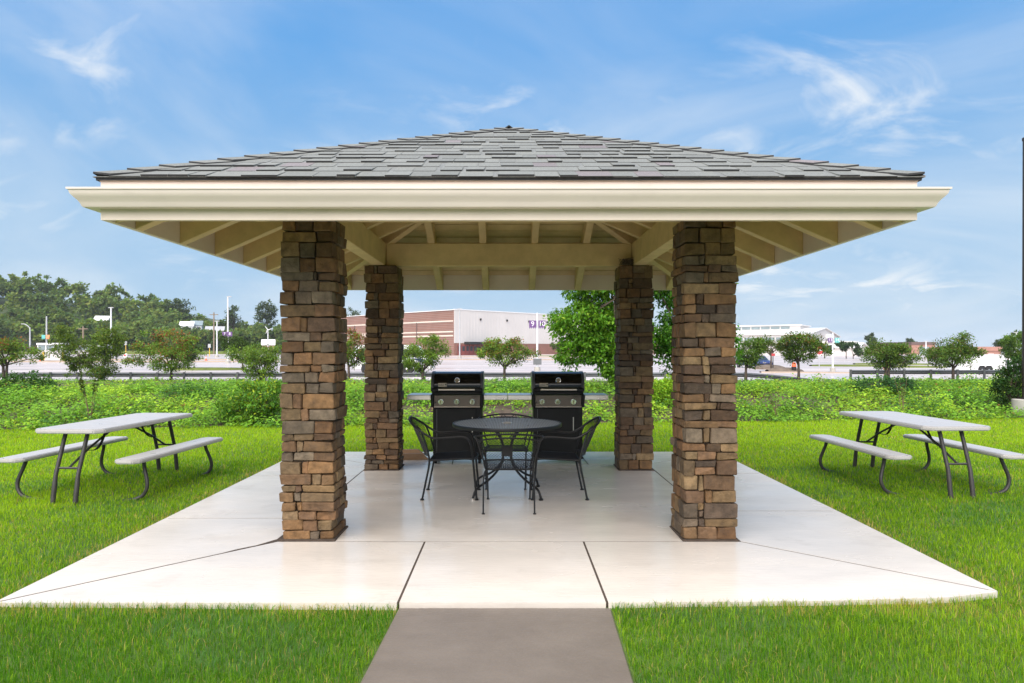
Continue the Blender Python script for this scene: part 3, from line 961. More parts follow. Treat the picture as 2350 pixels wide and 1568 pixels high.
# side chairs: one hoop that is front leg, arm and arched back
ch = thing('patio_chair', 'black mesh patio armchair on the left of the round table, facing right', 'chair', (-0.60, 7.17, 0), 0, 'black armchairs with hooped backs')
hoop = []
for s in (-1,):
    half = [(.275, .25, .004), (.255, .25, .22), (.235, .25, .43), (.215, .25, .56), (.185, .25, .615), (.13, .25, .637), (.0, .25, .631), (-.13, .25, .622), (-.185, .25, .632),
            (-.25, .25, .668), (-.33, .246, .722), (-.39, .20, .768), (-.425, .11, .80)]
full = half + [(-.435, 0, .811)] + [(x, -y, z) for x, y, z in reversed(half)]
MB().tube(catmull(full, 3), .0115, 8).build('hoop_frame', M['black_iron'], ch, smooth=True)
for s in (-1, 1):
    lo = MB().tube(catmull([(-.275, .25 * s, .004), (-.235, .25 * s, .2), (-.205, .245 * s, .36), (-.215, .236 * s, .47), (-.285, .222 * s, .68), (-.335, .21 * s, .738)], 3), .0105, 8).build('rear_leg', M['black_iron'], ch, smooth=True)
    MB().lathe([(.010, 0), (.020, 0), (.021, .008), (.012, .018)], (-.275, .25 * s, 0.0005), 12).build('foot', M['black_iron'], lo, smooth=True)
    MB().lathe([(.010, 0), (.020, 0), (.021, .008), (.012, .018)], (.275, .25 * s, 0.0005), 12).build('front_foot', M['black_iron'], ch, smooth=True)
def backA(u, v):
    y = (u - .5) * 2
    zt = .735 + .068 * (1 - y * y)
    z = .44 + (zt - .44) * v
    x = -.205 - .125 * v - (.075 + .03 * v) * (1 - y * y)
    return (x, y * .225, z)
mb = MB(); lattice(backA, 26, 20, .0034, .003, mb); mb.build('mesh_back', M['black_iron'], ch)
MB().tube([backA(u / 10, 0) for u in range(11)], .007, 6).build('back_rail', M['black_iron'], ch, smooth=True)
def seatA(u, v):
    x = -.20 + .44 * u; y = (v - .5) * .47
    fr = .035 * (1 - (2 * v - 1) ** 2) * u ** 3
    return (x + fr, y, .402 + .024 * u - .008 * math.sin(math.pi * u) * math.sin(math.pi * v) - .012 * max(0, u - .85) / .15)
mb = MB(); lattice(seatA, 30, 32, .0055, .003, mb); mb.build('mesh_seat', M['black_iron'], ch)
edge = [seatA(u / 10, 0) for u in range(11)] + [seatA(1, v / 10) for v in range(1, 11)] + [seatA(1 - u / 10, 1) for u in range(1, 11)] + [seatA(0, 1 - v / 10) for v in range(1, 10)]
MB().tube([(x, y, z - .006) for x, y, z in edge], .010, 6, closed=True).build('seat_rim', M['black_iron'], ch, smooth=True)
copy_thing(ch, (0.515, 7.17, 0), math.pi, 'black mesh patio armchair on the right of the round table, facing left', 'black armchairs with hooped backs')

# the other pair: barrel backs of open mesh on thin legs
cb = thing('patio_chair', 'thin legged black mesh chair turned away, in front of the round table', 'chair', (0.0, 6.645, 0), math.pi / 2, 'black chairs with barrel mesh backs')
for s in (-1, 1):
    for nm, pts in (('rear_leg', [(-.315, .237 * s, .004), (-.30, .236 * s, .2), (-.285, .235 * s, .32), (-.265, .222 * s, .385), (-.235, .195 * s, .405)]),
                    ('front_leg', [(.315, .212 * s, .004), (.285, .215 * s, .2), (.265, .22 * s, .32), (.245, .225 * s, .40), (.20, .262 * s, .52), (.16, .285 * s, .60)])):
        lo = MB().tube(catmull(pts, 3), .0078, 8).build(nm, M['black_iron'], cb, smooth=True)
        MB().lathe([(.008, 0), (.0155, 0), (.016, .006), (.009, .010)], (pts[0][0], pts[0][1], 0.0005), 10).build('foot', M['black_iron'], lo, smooth=True)
def topB(t):      # t -1..1 around the back
    return (-.315 - .105 * (1 - t * t), .315 * t, .715 + .035 * (1 - t * t))
railp = [(.16, -.285, .60), (.02, -.305, .64), (-.16, -.32, .69)] + [topB(-1 + k / 6) for k in range(13)] + [(-.16, .32, .69), (.02, .305, .64), (.16, .285, .60)]
MB().tube(catmull(railp, 2), .0095, 8).build('top_rail', M['black_iron'], cb, smooth=True)
def backB(u, v):
    t = (u - .5) * 2
    hw = .215 + .075 * v
    return (-.235 - .105 * v - (.05 + .03 * v) * (1 - t * t), hw * t, .405 + (.275 + .035 * (1 - t * t)) * v)
MB().tube([backB(k / 14, 1) for k in range(15)], .0085, 6).build('mesh_rail', M['black_iron'], cb, smooth=True)
for e in (0, 1):
    MB().tube([backB(e, k / 6) for k in range(7)] + [topB(-1 if e == 0 else 1)], .0075, 6).build('side_rail', M['black_iron'], cb, smooth=True)
mb = MB()
for k in range(9):
    t = -.88 + k * .22
    a, b_ = backB((t + 1) / 2, 1), topB(t + (.11 if k % 2 else -.11))
    mb.tube([a, b_], .004, 5)
mb.build('lattice_bars', M['black_iron'], cb)
mb = MB(); lattice(backB, 18, 12, .0034, .003, mb); mb.build('mesh_back', M['black_iron'], cb)
def seatB(u, v):
    x = -.235 + .47 * u; hw = .215 + .03 * math.sin(math.pi * u * .6)
    return (x + .02 * u * (1 - (2 * v - 1) ** 2), (v - .5) * 2 * hw, .405 + .012 * u - .012 * math.sin(math.pi * u) * math.sin(math.pi * v))
mb = MB(); lattice(seatB, 11, 11, .003, .003, mb); mb.build('mesh_seat', M['black_iron'], cb)
edge = [seatB(u / 10, 0) for u in range(11)] + [seatB(1, v / 10) for v in range(1, 11)] + [seatB(1 - u / 10, 1) for u in range(1, 11)] + [seatB(0, 1 - v / 10) for v in range(1, 10)]
MB().tube([(x, y, z - .006) for x, y, z in edge], .0085, 6, closed=True).build('seat_rim', M['black_iron'], cb, smooth=True)
copy_thing(cb, (-0.035, 7.76, 0), -math.pi / 2, 'black mesh chair with arched lattice back behind the round table, before the grills', 'black chairs with barrel mesh backs')

# ------------------------------------------------------------------ grills
def make_grill(loc, label):
    g = thing('gas_grill', label, 'grill', loc, 0, 'gas grills side by side at the back of the pad')
    MB().box(-.325, .325, -.20, .24, .095, .76).build('cabinet', M['black_metal'], g, bevel=0.006)
    d = MB().box(-.268, .252, -.216, -.203, .13, .735).build('door', M['black_metal'], g, bevel=0.004)
    mb = MB(); mb.tube([(.20, -.238, .425), (.20, -.238, .625)], .006, 8)
    mb.box(.195, .205, -.238, -.214, .435, .445).box(.195, .205, -.238, -.214, .605, .615)
    mb.build('handle', M['steel'], d, smooth=True)
    MB().box(-.275, -.271, -.2035, -.2005, .14, .73).build('door_gap', M['galv'], g)
    MB().box(-.338, .338, -.215, .25, .065, .093).build('base_shelf', M['black_metal'], g, bevel=0.005)
    for sx in (-1, 1):
        for sy in (-.17, .2):
            mb = MB().lathe([(.012, -.016), (.032, -.016), (.034, -.01), (.034, .01), (.032, .016), (.012, .016)], (sx * .29, sy, .0345), 16, 'x')
            mb.box(sx * .29 - .022, sx * .29 + .022, sy - .03, sy + .03, .052, .066)
            mb.build('caster', M['black_metal'], g, smooth=True)
    # control panel leaning back a little
    pv = [(-.305, -.262, .757), (.305, -.262, .757), (.305, -.238, .914), (-.305, -.238, .914), (-.305, -.2, .757), (.305, -.2, .757), (.305, -.2, .914), (-.305, -.2, .914)]
    cp = MB().add(pv, [(0, 1, 2, 3), (7, 6, 5, 4), (0, 4, 5, 1), (1, 5, 6, 2), (2, 6, 7, 3), (3, 7, 4, 0)]).build('control_panel', M['panel_steel'], g, bevel=0.003)
    MB().tube([(-.303, -.264, .762), (.303, -.264, .762)], .008, 8).build('panel_lip', M['steel'], cp, smooth=True)
    for kx in (-.216, -.008, .20):
        y = -.2505
        kn = MB().lathe([(.040, .004), (.040, -.004), (.036, -.008), (.033, -.008), (.033, -.03), (.029, -.034), (.0, -.034)], (kx, y, .828), 20, 'y').build('knob', M['chrome'], g, smooth=True)
        MB().box(kx - .009, kx + .009, y - .042, y - .0335, .806, .850).build('knob_grip', M['knob'], kn, bevel=0.003)
    MB().lathe([(.0105, .004), (.0105, -.010), (.007, -.013)], (-.288, -.2495, .82), 12, 'y').build('igniter_button', M['ink'], cp, smooth=True)
    t = text('lettering', 'SPIRIT', .030, M['ink'], cp, (.235, -.2435, .893), (R(82), 0, 0), .001, sx=1.25, shear=.3)
    for sx in (-1, 1):
        x0, x1 = (.307, .345) if sx > 0 else (-.345, -.307)
        MB().box(x0, x1, -.27, .20, .755, .93).build('panel_end_cap', M['black_metal'], g, bevel=0.008)
    MB().box(-.335, .335, -.235, .235, .916, .972).build('firebox', M['black_metal'], g, bevel=0.008)
    # lid
    prof = [(-.252, .976), (-.256, 1.03), (-.248, 1.09), (-.225, 1.145), (-.18, 1.188), (-.12, 1.212), (-.03, 1.222), (.08, 1.218), (.16, 1.19), (.215, 1.12), (.235, 1.04), (.238, .976)]
    mb = MB(); vs = []
    for x in (-.307, .307):
        vs += [(x, y, z) for y, z in prof]
    n = len(prof)
    fs = [(i, i + 1, n + i + 1, n + i) for i in range(n - 1)] + [tuple(range(n)), tuple(range(n, 2 * n)), (0, n - 1, 2 * n - 1, n)]
    lid = mb.add(vs, fs).build('lid', M['black_enamel'], g, smooth=True)
    for sx in (-1, 1):
        mb = MB(); vs = []
        xo = (.309, .345)
        pr = [(y * 1.03 - .004, .972 + (z - .972) * 1.02) for y, z in prof]
        pr[0] = (-.285, .974); pr[1] = (-.272, 1.03)
        for x in xo: vs += [(sx * x, y, z) for y, z in pr]
        mb.add(vs, fs)
        mb.build('lid_end', M['grey_cast'], lid, smooth=True, bevel=0.004)
    MB().tube([(-.24, -.318, .992), (.24, -.318, .992)], .0135, 10).build('lid_handle', M['steel'], lid, smooth=True)
    for sx in (-1, 1):
        MB().box(min(sx * .235, sx * .335), max(sx * .235, sx * .335), -.335, -.262, .965, 1.012).build('handle_bracket', M['black_metal'], lid, bevel=0.008)
    th = MB().lathe([(.036, .01), (.037, -.008), (.034, -.013), (.029, -.011), (.0, -.011)], (0, -.246, 1.112), 24, 'y').build('thermometer', M['chrome'], g, smooth=True)
    th.rotation_euler = (0, 0, 0)
    fc = MB().lathe([(.028, .0), (.028, -.0035), (0, -.0035)], (0, -.2567, 1.112), 20, 'y').build('gauge_face', M['gauge'], th)
    MB().box(-.0012, .0012, -.2615, -.2604, 1.112, 1.134).build('gauge_needle', M['ink'], th)
    bd = MB().box(-.252, -.133, -.2655, -.2535, 1.026, 1.078).build('badge', M['badge'], g, bevel=0.004)
    text('lettering', 'weber', .036, M['ink'], bd, (-.205, -.2663, 1.0525), (R(90), 0, 0), .0008, sx=.86)
    mb = MB().lathe([(.0095, .0), (.0095, -.0012)], (-.1495, -.2655, 1.058), 12, 'y')
    mb.bar((-.1495, -.2662, 1.048), (-.157, -.2662, 1.036), .0022, .0012, up=(0, 1, 0)).bar((-.1495, -.2662, 1.048), (-.142, -.2662, 1.036), .0022, .0012, up=(0, 1, 0))
    mb.build('kettle_emblem', M['ink'], bd)
    for sx in (-1, 1):
        x0, x1 = sorted((sx * .349, sx * .666))
        st = MB().box(x0, x1, -.225, .20, .850, .916).build('side_table', M['steel'], g, bevel=0.006)
        if sx > 0:
            for hx in (.545, .61):
                MB().lathe([(.004, 0), (.004, -.012), (.008, -.014), (.008, -.02), (.003, -.022)], (hx, -.2245, .871), 10, 'y').build('tool_hook', M['chrome'], st, smooth=True)
    return g
make_grill((-.684, 9.31, 0), 'left black gas grill with steel side shelves and three knobs')
make_grill((.652, 9.31, 0), 'right black gas grill with steel side shelves and visible cabinet door handle')

# brown angled trough left of the grills
bt = thing('wooden_tray', 'brown open wooden tray lying on the pad left of the grills behind the stone column', 'tray', (-1.34, 9.72, 0.004), R(5))
mb = MB()
mb.add([(-.5, -.30, 0), (.22, -.30, 0), (.22, -.26, 0), (-.5, -.26, 0), (-.5, -.30, .085), (.12, -.30, .085), (.12, -.26, .085), (-.5, -.26, .085)],
       [(3, 2, 1, 0), (4, 5, 6, 7), (0, 1, 5, 4), (1, 2, 6, 5), (2, 3, 7, 6), (3, 0, 4, 7)])
mb.build('front_board', M['cardboard'], bt)
mb = MB()
mb.add([(-.5, .10, 0), (.16, .10, 0), (.16, .14, 0), (-.5, .14, 0), (-.5, .10, .085), (.05, .10, .085), (.05, .14, .085), (-.5, .14, .085)],
       [(3, 2, 1, 0), (4, 5, 6, 7), (0, 1, 5, 4), (1, 2, 6, 5), (2, 3, 7, 6), (3, 0, 4, 7)])
mb.build('rear_board', M['cardboard'], bt)
MB().box(-.5, .0, -.258, .098, 0, .012).build('floor_board', M['cardboard'], bt)

# ------------------------------------------------------------------ picnic tables
def chamfer_rect(hx, hy, c):
    return [(-hx + c, -hy), (hx - c, -hy), (hx, -hy + c), (hx, hy - c), (hx - c, hy), (-hx + c, hy), (-hx, hy - c), (-hx, -hy + c)]
def plank_top(name, hx, hy, c, z, th, parent, x0=0.0):
    o = MB().prism([(x + x0, y) for x, y in chamfer_rect(hx, hy, c)], z - th, z - .003).build(name, M['plastic'], parent, bevel=0.010, smooth=True, seg=2)
    MB().prism([(x + x0, y) for x, y in chamfer_rect(hx - .03, hy - .03, c * .9)], z - .008, z - .0018).build('groove', M['groove'], o)
    MB().prism([(x + x0, y) for x, y in chamfer_rect(hx - .034, hy - .034, c * .9)], z - .006, z).build('panel', M['plastic'], o, bevel=0.002)
    return o
def make_picnic(loc, rz, label):
    t = thing('picnic_table', label, 'picnic table', loc, rz, 'folding picnic tables with attached benches on the lawn')
    plank_top('table_top', .372, .918, .075, .757, .045, t)
    for s in (-1, 1):
        plank_top('bench', .140, .918, .06, .455, .042, t, s * .62)
    for e in (-1, 1):
        for s in (-1, 1):
            MB().tube([(s * .118, e * .74, .712), (s * .118, e * .885, .30), (s * .118, e * .905, .17), (s * .118, e * .93, 0.004)], [.021, .021, .0245, .0245], 10).build('leg', M['brown_metal'], t, smooth=True)
            pts = [(s * .64, e * .62, .415), (s * .655, e * .635, .34), (s * .70, e * .66, .2), (s * .70, e * .67, .12), (s * .66, e * .675, .05), (s * .58, e * .68, .012), (s * .46, e * .68, -.004), (s * .3, e * .68, -.03)]
            MB().tube(catmull(pts, 4), .0195, 8).build('bench_leg', M['brown_metal'], t, smooth=True)
        mb = MB()
        mb.tube([(0.0, e * .12, .70), (0.0, e * .55, .52), (-.0, e * .86, .36)], .012, 6)
        mb.build('brace', M['brown_metal'], t)
        MB().tube([(-.118, e * .86, .36), (.118, e * .86, .36)], .012, 6).build('cross_bar', M['brown_metal'], t)
        MB().tube([(-.64, e * .62, .405), (.64, e * .62, .405)], .012, 6).build('bench_bar', M['brown_metal'], t) if False else None
        mb = MB()
        pp = catmull([(.02, e * .3, .705), (.03, e * .40, .56), (.04, e * .50, .50), (.03, e * .60, .50)], 5)
        for a, b_ in zip(pp[:-1], pp[1:]): mb.bar(a, b_, .028, .004)
        mb.build('strap', M['strap'], t)
    return t
make_picnic((-4.395, 7.80, -.040), R(-3.8), 'grey folding picnic table on the lawn left of the pavilion')
make_picnic((4.67, 8.05, -.040), R(2.0), 'grey folding picnic table on the lawn right of the pavilion')

# ================================================================== plants
def leaf_arrays(P_, D, N_, size, tint, aspect=.45, fold=.25):
    """P: base points, D: unit directions, N: approx normals; four corners a leaf, folded along the midrib"""
    D = D / np.maximum(np.linalg.norm(D, axis=1, keepdims=True), 1e-6)
    S = np.cross(D, N_); S /= np.maximum(np.linalg.norm(S, axis=1, keepdims=True), 1e-6)
    U = np.cross(S, D)
    sz = size[:, None]
    tip = P_ + D * sz
    mid = P_ + D * sz * .45
    l = mid + S * sz * aspect * .5 + U * sz * fold * .3
    r_ = mid - S * sz * aspect * .5 + U * sz * fold * .3
    n = len(P_)
    V = np.stack([P_, r_, tip, l], 1).reshape(-1, 3)
    i = np.arange(n) * 4
    Fq = np.concatenate([np.stack([i, i + 1, i + 2], 1), np.stack([i, i + 2, i + 3], 1)])
    T = np.repeat(tint, 4, axis=0)
    return V, Fq, T
def unit(n):
    v = rng.normal(size=(n, 3)); return v / np.linalg.norm(v, axis=1, keepdims=True)
def vary(col, n, amt=.25, hue=.12):
    k = rng.uniform(1 - amt, 1 + amt, (n, 1))
    h = rng.uniform(-hue, hue, (n, 1))
    c = np.array(col)[None, :] * k
    c[:, 0:1] *= (1 + h * 1.5); c[:, 2:3] *= (1 - h)
    return np.clip(c, 0.003, .9)

def crown_points(lobes, n_leaf, clump_r, per=45):
    """leaf bases in clumps spread over a set of ellipsoid lobes (centre, radii)"""
    vol = np.array([l[1][0] * l[1][1] * l[1][2] for l in lobes]); vol = vol ** .8; vol /= vol.sum()
    nc = max(3, n_leaf // per)
    which = rng.choice(len(lobes), nc, p=vol)
    C = np.array([l[0] for l in lobes])[which]; Rd = np.array([l[1] for l in lobes])[which]
    dirs = unit(nc); rad = rng.uniform(.35, 1.02, (nc, 1)) ** .6
    cc = C + dirs * Rd * rad
    ci = rng.integers(0, nc, n_leaf)
    off = unit(n_leaf) * (rng.uniform(0, 1, (n_leaf, 1)) ** .5) * clump_r * rng.uniform(.6, 1.3, (nc, 1))[ci]
    off[:, 2] *= .75
    return cc[ci] + off, off, ci, nc, cc

def make_tree(name, label, cat, base, lobes, n_leaf, leaf, col, trunk_h, trunk_r, clump=.22, accent=None, acc_p=0.0, group=None, droop=.25, limbs=7, aspect=.5, stems=1, per=45, lean=(0, 0)):
    t = thing(name, label, cat, base, 0, group)
    Pn, off, ci, nc, cc = crown_points(lobes, n_leaf, clump, per)
    D = unit(n_leaf) * .8 + off / clump * .7 + np.array([0, 0, -droop])
    Nn = unit(n_leaf) * .6 + np.array([0, 0, 1.0])
    ck = rng.uniform(.72, 1.25, (nc, 1))
    T = vary(col, n_leaf) * ck[ci]
    if accent is not None:
        top = Pn[:, 2] - np.percentile(Pn[:, 2], 30)
        pr = acc_p * np.clip(.25 + top / max(1e-3, np.ptp(Pn[:, 2])) * 1.6, 0, 1.6)
        hit = (rng.random(nc) < .75)[ci] & (rng.random(n_leaf) < pr)
        T[hit] = vary(accent, hit.sum(), .3, .15)
    V, Fq, T4 = leaf_arrays(Pn, D, Nn, leaf * rng.uniform(.7, 1.25, n_leaf), T, aspect)
    fast_mesh('crown', V, Fq, M['leaf'], t, T4)
    mb = MB()
    r = random.Random(int(abs(base[0]) * 977 + base[1] * 31))
    cc_s = cc[rng.permutation(nc)]
    for s in range(stems):
        ang = 2 * math.pi * s / max(1, stems) + r.uniform(0, 1)
        b0 = Vector((.06 * math.cos(ang), .06 * math.sin(ang), -.25)) if stems > 1 else Vector((0, 0, -.25))
        tp = Vector((lean[0] + (.12 * math.cos(ang) if stems > 1 else 0), lean[1] + (.12 * math.sin(ang) if stems > 1 else 0), trunk_h))
        midp = (b0 + tp) / 2 + Vector((r.uniform(-.05, .05), r.uniform(-.05, .05), 0)) * trunk_h * .5
        mb.tube([b0, midp, tp], [trunk_r * 1.15, trunk_r * .92, trunk_r * .75], 8)
        for k in range(limbs):
            e = Vector(cc_s[(s * limbs + k) % nc])
            if e.z < trunk_h * .8: e.z = trunk_h * 1.1
            m_ = tp.lerp(e, .5) + Vector((r.uniform(-1, 1), r.uniform(-1, 1), r.uniform(0, 1))) * .12 * (e - tp).length
            st = b0.lerp(tp, r.uniform(.75, 1.0))
            mb.tube([st, m_, e], [trunk_r * .55, trunk_r * .32, trunk_r * .08], 6)
            for q in range(3):
                e2 = Vector(cc_s[r.randrange(nc)])
                if (e2 - m_).length < (e - tp).length * .9 and e2.z > trunk_h * .8:
                    mb.tube([m_, m_.lerp(e2, .5) + Vector((r.uniform(-.1, .1),) * 3) * .3, e2], [trunk_r * .26, trunk_r * .17, trunk_r * .05], 5)
    mb.build('trunk', M['bark'], t, smooth='all')
    return t

G_DK, G_MD, G_LT = (.11, .195, .028), (.15, .25, .032), (.095, .165, .022)
RUST = (.27, .10, .035)
def row_tree(px, base_py, boxes, label, col, n, accent=None, acc_p=0, Y=46.0, leaf=.15, stems=1, lean=(0, 0)):
    b = at(px, base_py, Y)
    b.z = float(bank_z(b.x, Y)) if Y < 47 else float(park_z(b.x, Y))
    lobes = []
    for (x0, y0, x1, y1) in boxes:
        if Y < 50: x0, y0, x1, y1 = x0 - 4, y0 - 3, x1 + 4, y1 + 9
        p, q = at(x0, y1, Y), at(x1, y0, Y)
        c = (p + q) / 2 - b
        rx, rz = (q.x - p.x) / 2, (q.z - p.z) / 2
        lobes.append(((c.x, rnd.uniform(-.25, .25) * rx, c.z), (rx * .95, rx * .85, rz * .95)))
    th = max(.45, min(l[0][2] - l[1][2] for l in lobes) + .2)
    for k in range(7):
        c0, r0 = lobes[rnd.randrange(len(boxes))]
        a = rnd.uniform(-.5, math.pi + .5)
        q = rnd.uniform(.18, .34)
        lobes.append(((c0[0] + r0[0] * .95 * math.cos(a), c0[1] + rnd.uniform(-.6, .6) * r0[1], c0[2] + r0[2] * .95 * math.sin(a)), (r0[0] * q, r0[0] * q, r0[2] * q * 1.1)))
    lobes[:len(boxes)] = [(c, (r0[0] * .93, r0[1] * .93, r0[2] * .93)) for c, r0 in lobes[:len(boxes)]]
    return make_tree('ornamental_tree', label, 'tree', b, lobes, int(n * 1.7), leaf, col, th, .10, clump=.36, accent=accent, acc_p=acc_p, group='small trees along the guardrail', limbs=7, stems=stems, per=64, lean=lean)
row_tree(12, 878, [(-42, 772, 45, 832), (20, 790, 92, 828)], 'rust tinged small tree at the left edge of the photo behind the guardrail', G_MD, 3600, RUST, .5, stems=2)
row_tree(232, 872, [(113, 742, 172, 812), (150, 772, 212, 842), (212, 752, 286, 812), (196, 800, 272, 868), (158, 826, 182, 862)], 'dark green small tree split into two leaning lobes, second from the left', (.125, .20, .026), 8200, (.13, .17, .02), .35)
row_tree(393, 872, [(335, 752, 452, 812), (318, 790, 470, 845)], 'round rust topped small tree behind the left picnic table', G_MD, 5200, RUST, .55)
row_tree(602, 872, [(512, 790, 640, 826), (560, 812, 640, 868)], 'green spreading small tree beside the front left stone column', G_MD, 4200, (.14, .19, .025), .3, stems=2)
row_tree(800, 872, [(776, 768, 842, 838)], 'small rust tinged tree seen between the two left stone columns', G_MD, 2600, RUST, .6)
row_tree(970, 872, [(922, 776, 1024, 812), (915, 800, 1008, 850)], 'bright green small tree in front of the white bus', G_MD, 4200, (.15, .21, .025), .4)
row_tree(1158, 870, [(1128, 766, 1192, 802), (1104, 786, 1218, 835)], 'orange tinged small tree behind the gap between the two grills', G_MD, 3800, (.26, .13, .035), .45)
row_tree(1712, 866, [(1688, 782, 1748, 838), (1730, 776, 1766, 802)], 'green small tree beside the right edge of the front right column', G_DK, 3000)
row_tree(1832, 866, [(1792, 766, 1880, 800), (1788, 780, 1886, 826)], 'round dark crowned small tree with forked trunk near the numbered 13 sign', G_DK, 4600, (.19, .12, .03), .35)
row_tree(2036, 862, [(1982, 786, 2060, 835), (2030, 790, 2096, 838)], 'broad flat crowned small tree above the right picnic table', G_DK, 4600, (.12, .16, .025), .3, stems=2)
row_tree(2187, 864, [(2150, 770, 2192, 815), (2190, 766, 2232, 812), (2132, 795, 2248, 836)], 'wide ragged small tree in front of the white trailer', G_DK, 5000, (.15, .15, .04), .35)
row_tree(2345, 862, [(2292, 772, 2366, 826)], 'small tree at the far right beside the dark lamp post', G_DK, 3000)

# larger trees close behind the pavilion
def near_tree(px, Y, label, lobes_px, n, leaf, col, trunk_h, trunk_r, **kw):
    b = at(px, 880, Y); b.z = float(bank_z(b.x, Y))
    lobes = []
    for (x0, y0, x1, y1) in lobes_px:
        p, q = at(x0, y1, Y), at(x1, y0, Y)
        c = (p + q) / 2 - b
        rx, rz = (q.x - p.x) / 2, (q.z - p.z) / 2
        lobes.append(((c.x, rnd.uniform(-.1, .3) * rx, c.z), (rx, rx * .9, rz)))
    return make_tree('leafy_tree', label, 'tree', b, lobes, n, leaf, col, trunk_h, trunk_r, clump=.24, group=None, **kw)
near_tree(1412, 18.2, 'tall leafy green tree behind the right grill and rear right column',
          [(1290, 560, 1450, 700), (1262, 690, 1420, 790), (1330, 690, 1500, 840), (1360, 520, 1500, 680), (1290, 770, 1400, 830), (1272, 812, 1330, 850), (1380, 820, 1460, 880)], 30000, .115, (.125, .28, .022), 1.0, .075,
          accent=(.22, .37, .04), acc_p=.4, droop=.5, limbs=9)
near_tree(1600, 19.2, 'dense dark green tree filling the gap behind the two right columns',
          [(1495, 560, 1640, 720), (1495, 700, 1630, 860), (1560, 700, 1700, 860), (1560, 600, 1680, 760)], 28000, .115, (.075, .20, .018), .8, .085,
          accent=(.20, .35, .04), acc_p=.14, droop=.5, limbs=9)

def make_shrub(px, py, Y, w, h, label, col, n, leaf=.075, accent=None, acc_p=.3, name='shrub'):
    b = at(px, py, Y); b.z = float(bank_z(b.x, Y))
    lobes = [((0, 0, h * .45), (w * .5, w * .4, h * .5)), ((-w * .25, 0, h * .35), (w * .3, w * .3, h * .38)), ((w * .2, 0, h * .6), (w * .28, w * .28, h * .42))]
    return make_tree(name, label, 'shrub', b, lobes, n, leaf, col, .16, .018, clump=.14, accent=accent, acc_p=acc_p, limbs=6, stems=4, droop=.2, per=30)
make_shrub(582, 975, 14.2, 1.35, .95, 'rounded leafy shrub at the lawn edge beside the front left column', (.11, .24, .03), 4200, accent=(.32, .42, .03), acc_p=.35)
make_shrub(1520, 935, 16.4, .75, .62, 'bright yellow green shrub at the foot of the bank between the right columns', (.24, .42, .03), 3000, .06, (.36, .5, .04), .4)
make_shrub(2318, 935, 16.4, .7, 1.35, 'dark upright shrub on the bank next to the concrete lamp footing', (.035, .085, .018), 3200, .07)
make_shrub(30, 905, 17.2, 2.2, .55, 'dark leafy shrub on top of the bank at the left edge', (.045, .11, .02), 3400, .075)
make_shrub(2030, 905, 18.0, 1.7, .42, 'low blue green shrub on the bank under the broad flat crowned tree', (.045, .115, .035), 2800, .07)

# saplings and dry stalks
def sapling(px, Y, h, label, leafy, seed):
    b = at(px, 950, Y); b.z = float(bank_z(b.x, Y))
    t = thing('sapling', label, 'sapling', b, 0)
    r = random.Random(seed); mb = MB(); tips = []
    for k in range(5):
        a = r.uniform(-1, 1)
        e = Vector((a * .22 * h, r.uniform(-.1, .1), h * r.uniform(.65, 1)))
        pts = [Vector((r.uniform(-.04, .04), 0, -.05)), e * .5 + Vector((a * -.03, 0, 0)), e]
        mb.tube(pts, [.007, .005, .002], 5); tips.append((pts[1], e))
    mb.build('stems', M['twig'], t)
    if leafy:
        n = leafy; ti = rng.integers(0, len(tips), n); f = rng.uniform(.2, 1, (n, 1))
        Pn = np.array([tips[i][0] for i in ti]) * (1 - f) + np.array([tips[i][1] for i in ti]) * f
        V, Fq, T = leaf_arrays(Pn, unit(n) + np.array([0, 0, .2]), unit(n) * .6 + np.array([0, 0, 1]), rng.uniform(.04, .075, n), vary((.085, .13, .025), n, .3, .3))
        fast_mesh('foliage', V, Fq, M['leaf'], t, T)
sapling(208, 13.9, 1.25, 'tall thin leafy sapling standing in front of the bank left of the pavilion', 420, 4)
sapling(2072, 15.6, 1.0, 'bare brown stalks rising from the bank behind the right picnic table', 40, 9)
sapling(1782, 14.9, .75, 'thin dry stalks at the lawn edge right of the front right column', 30, 12)

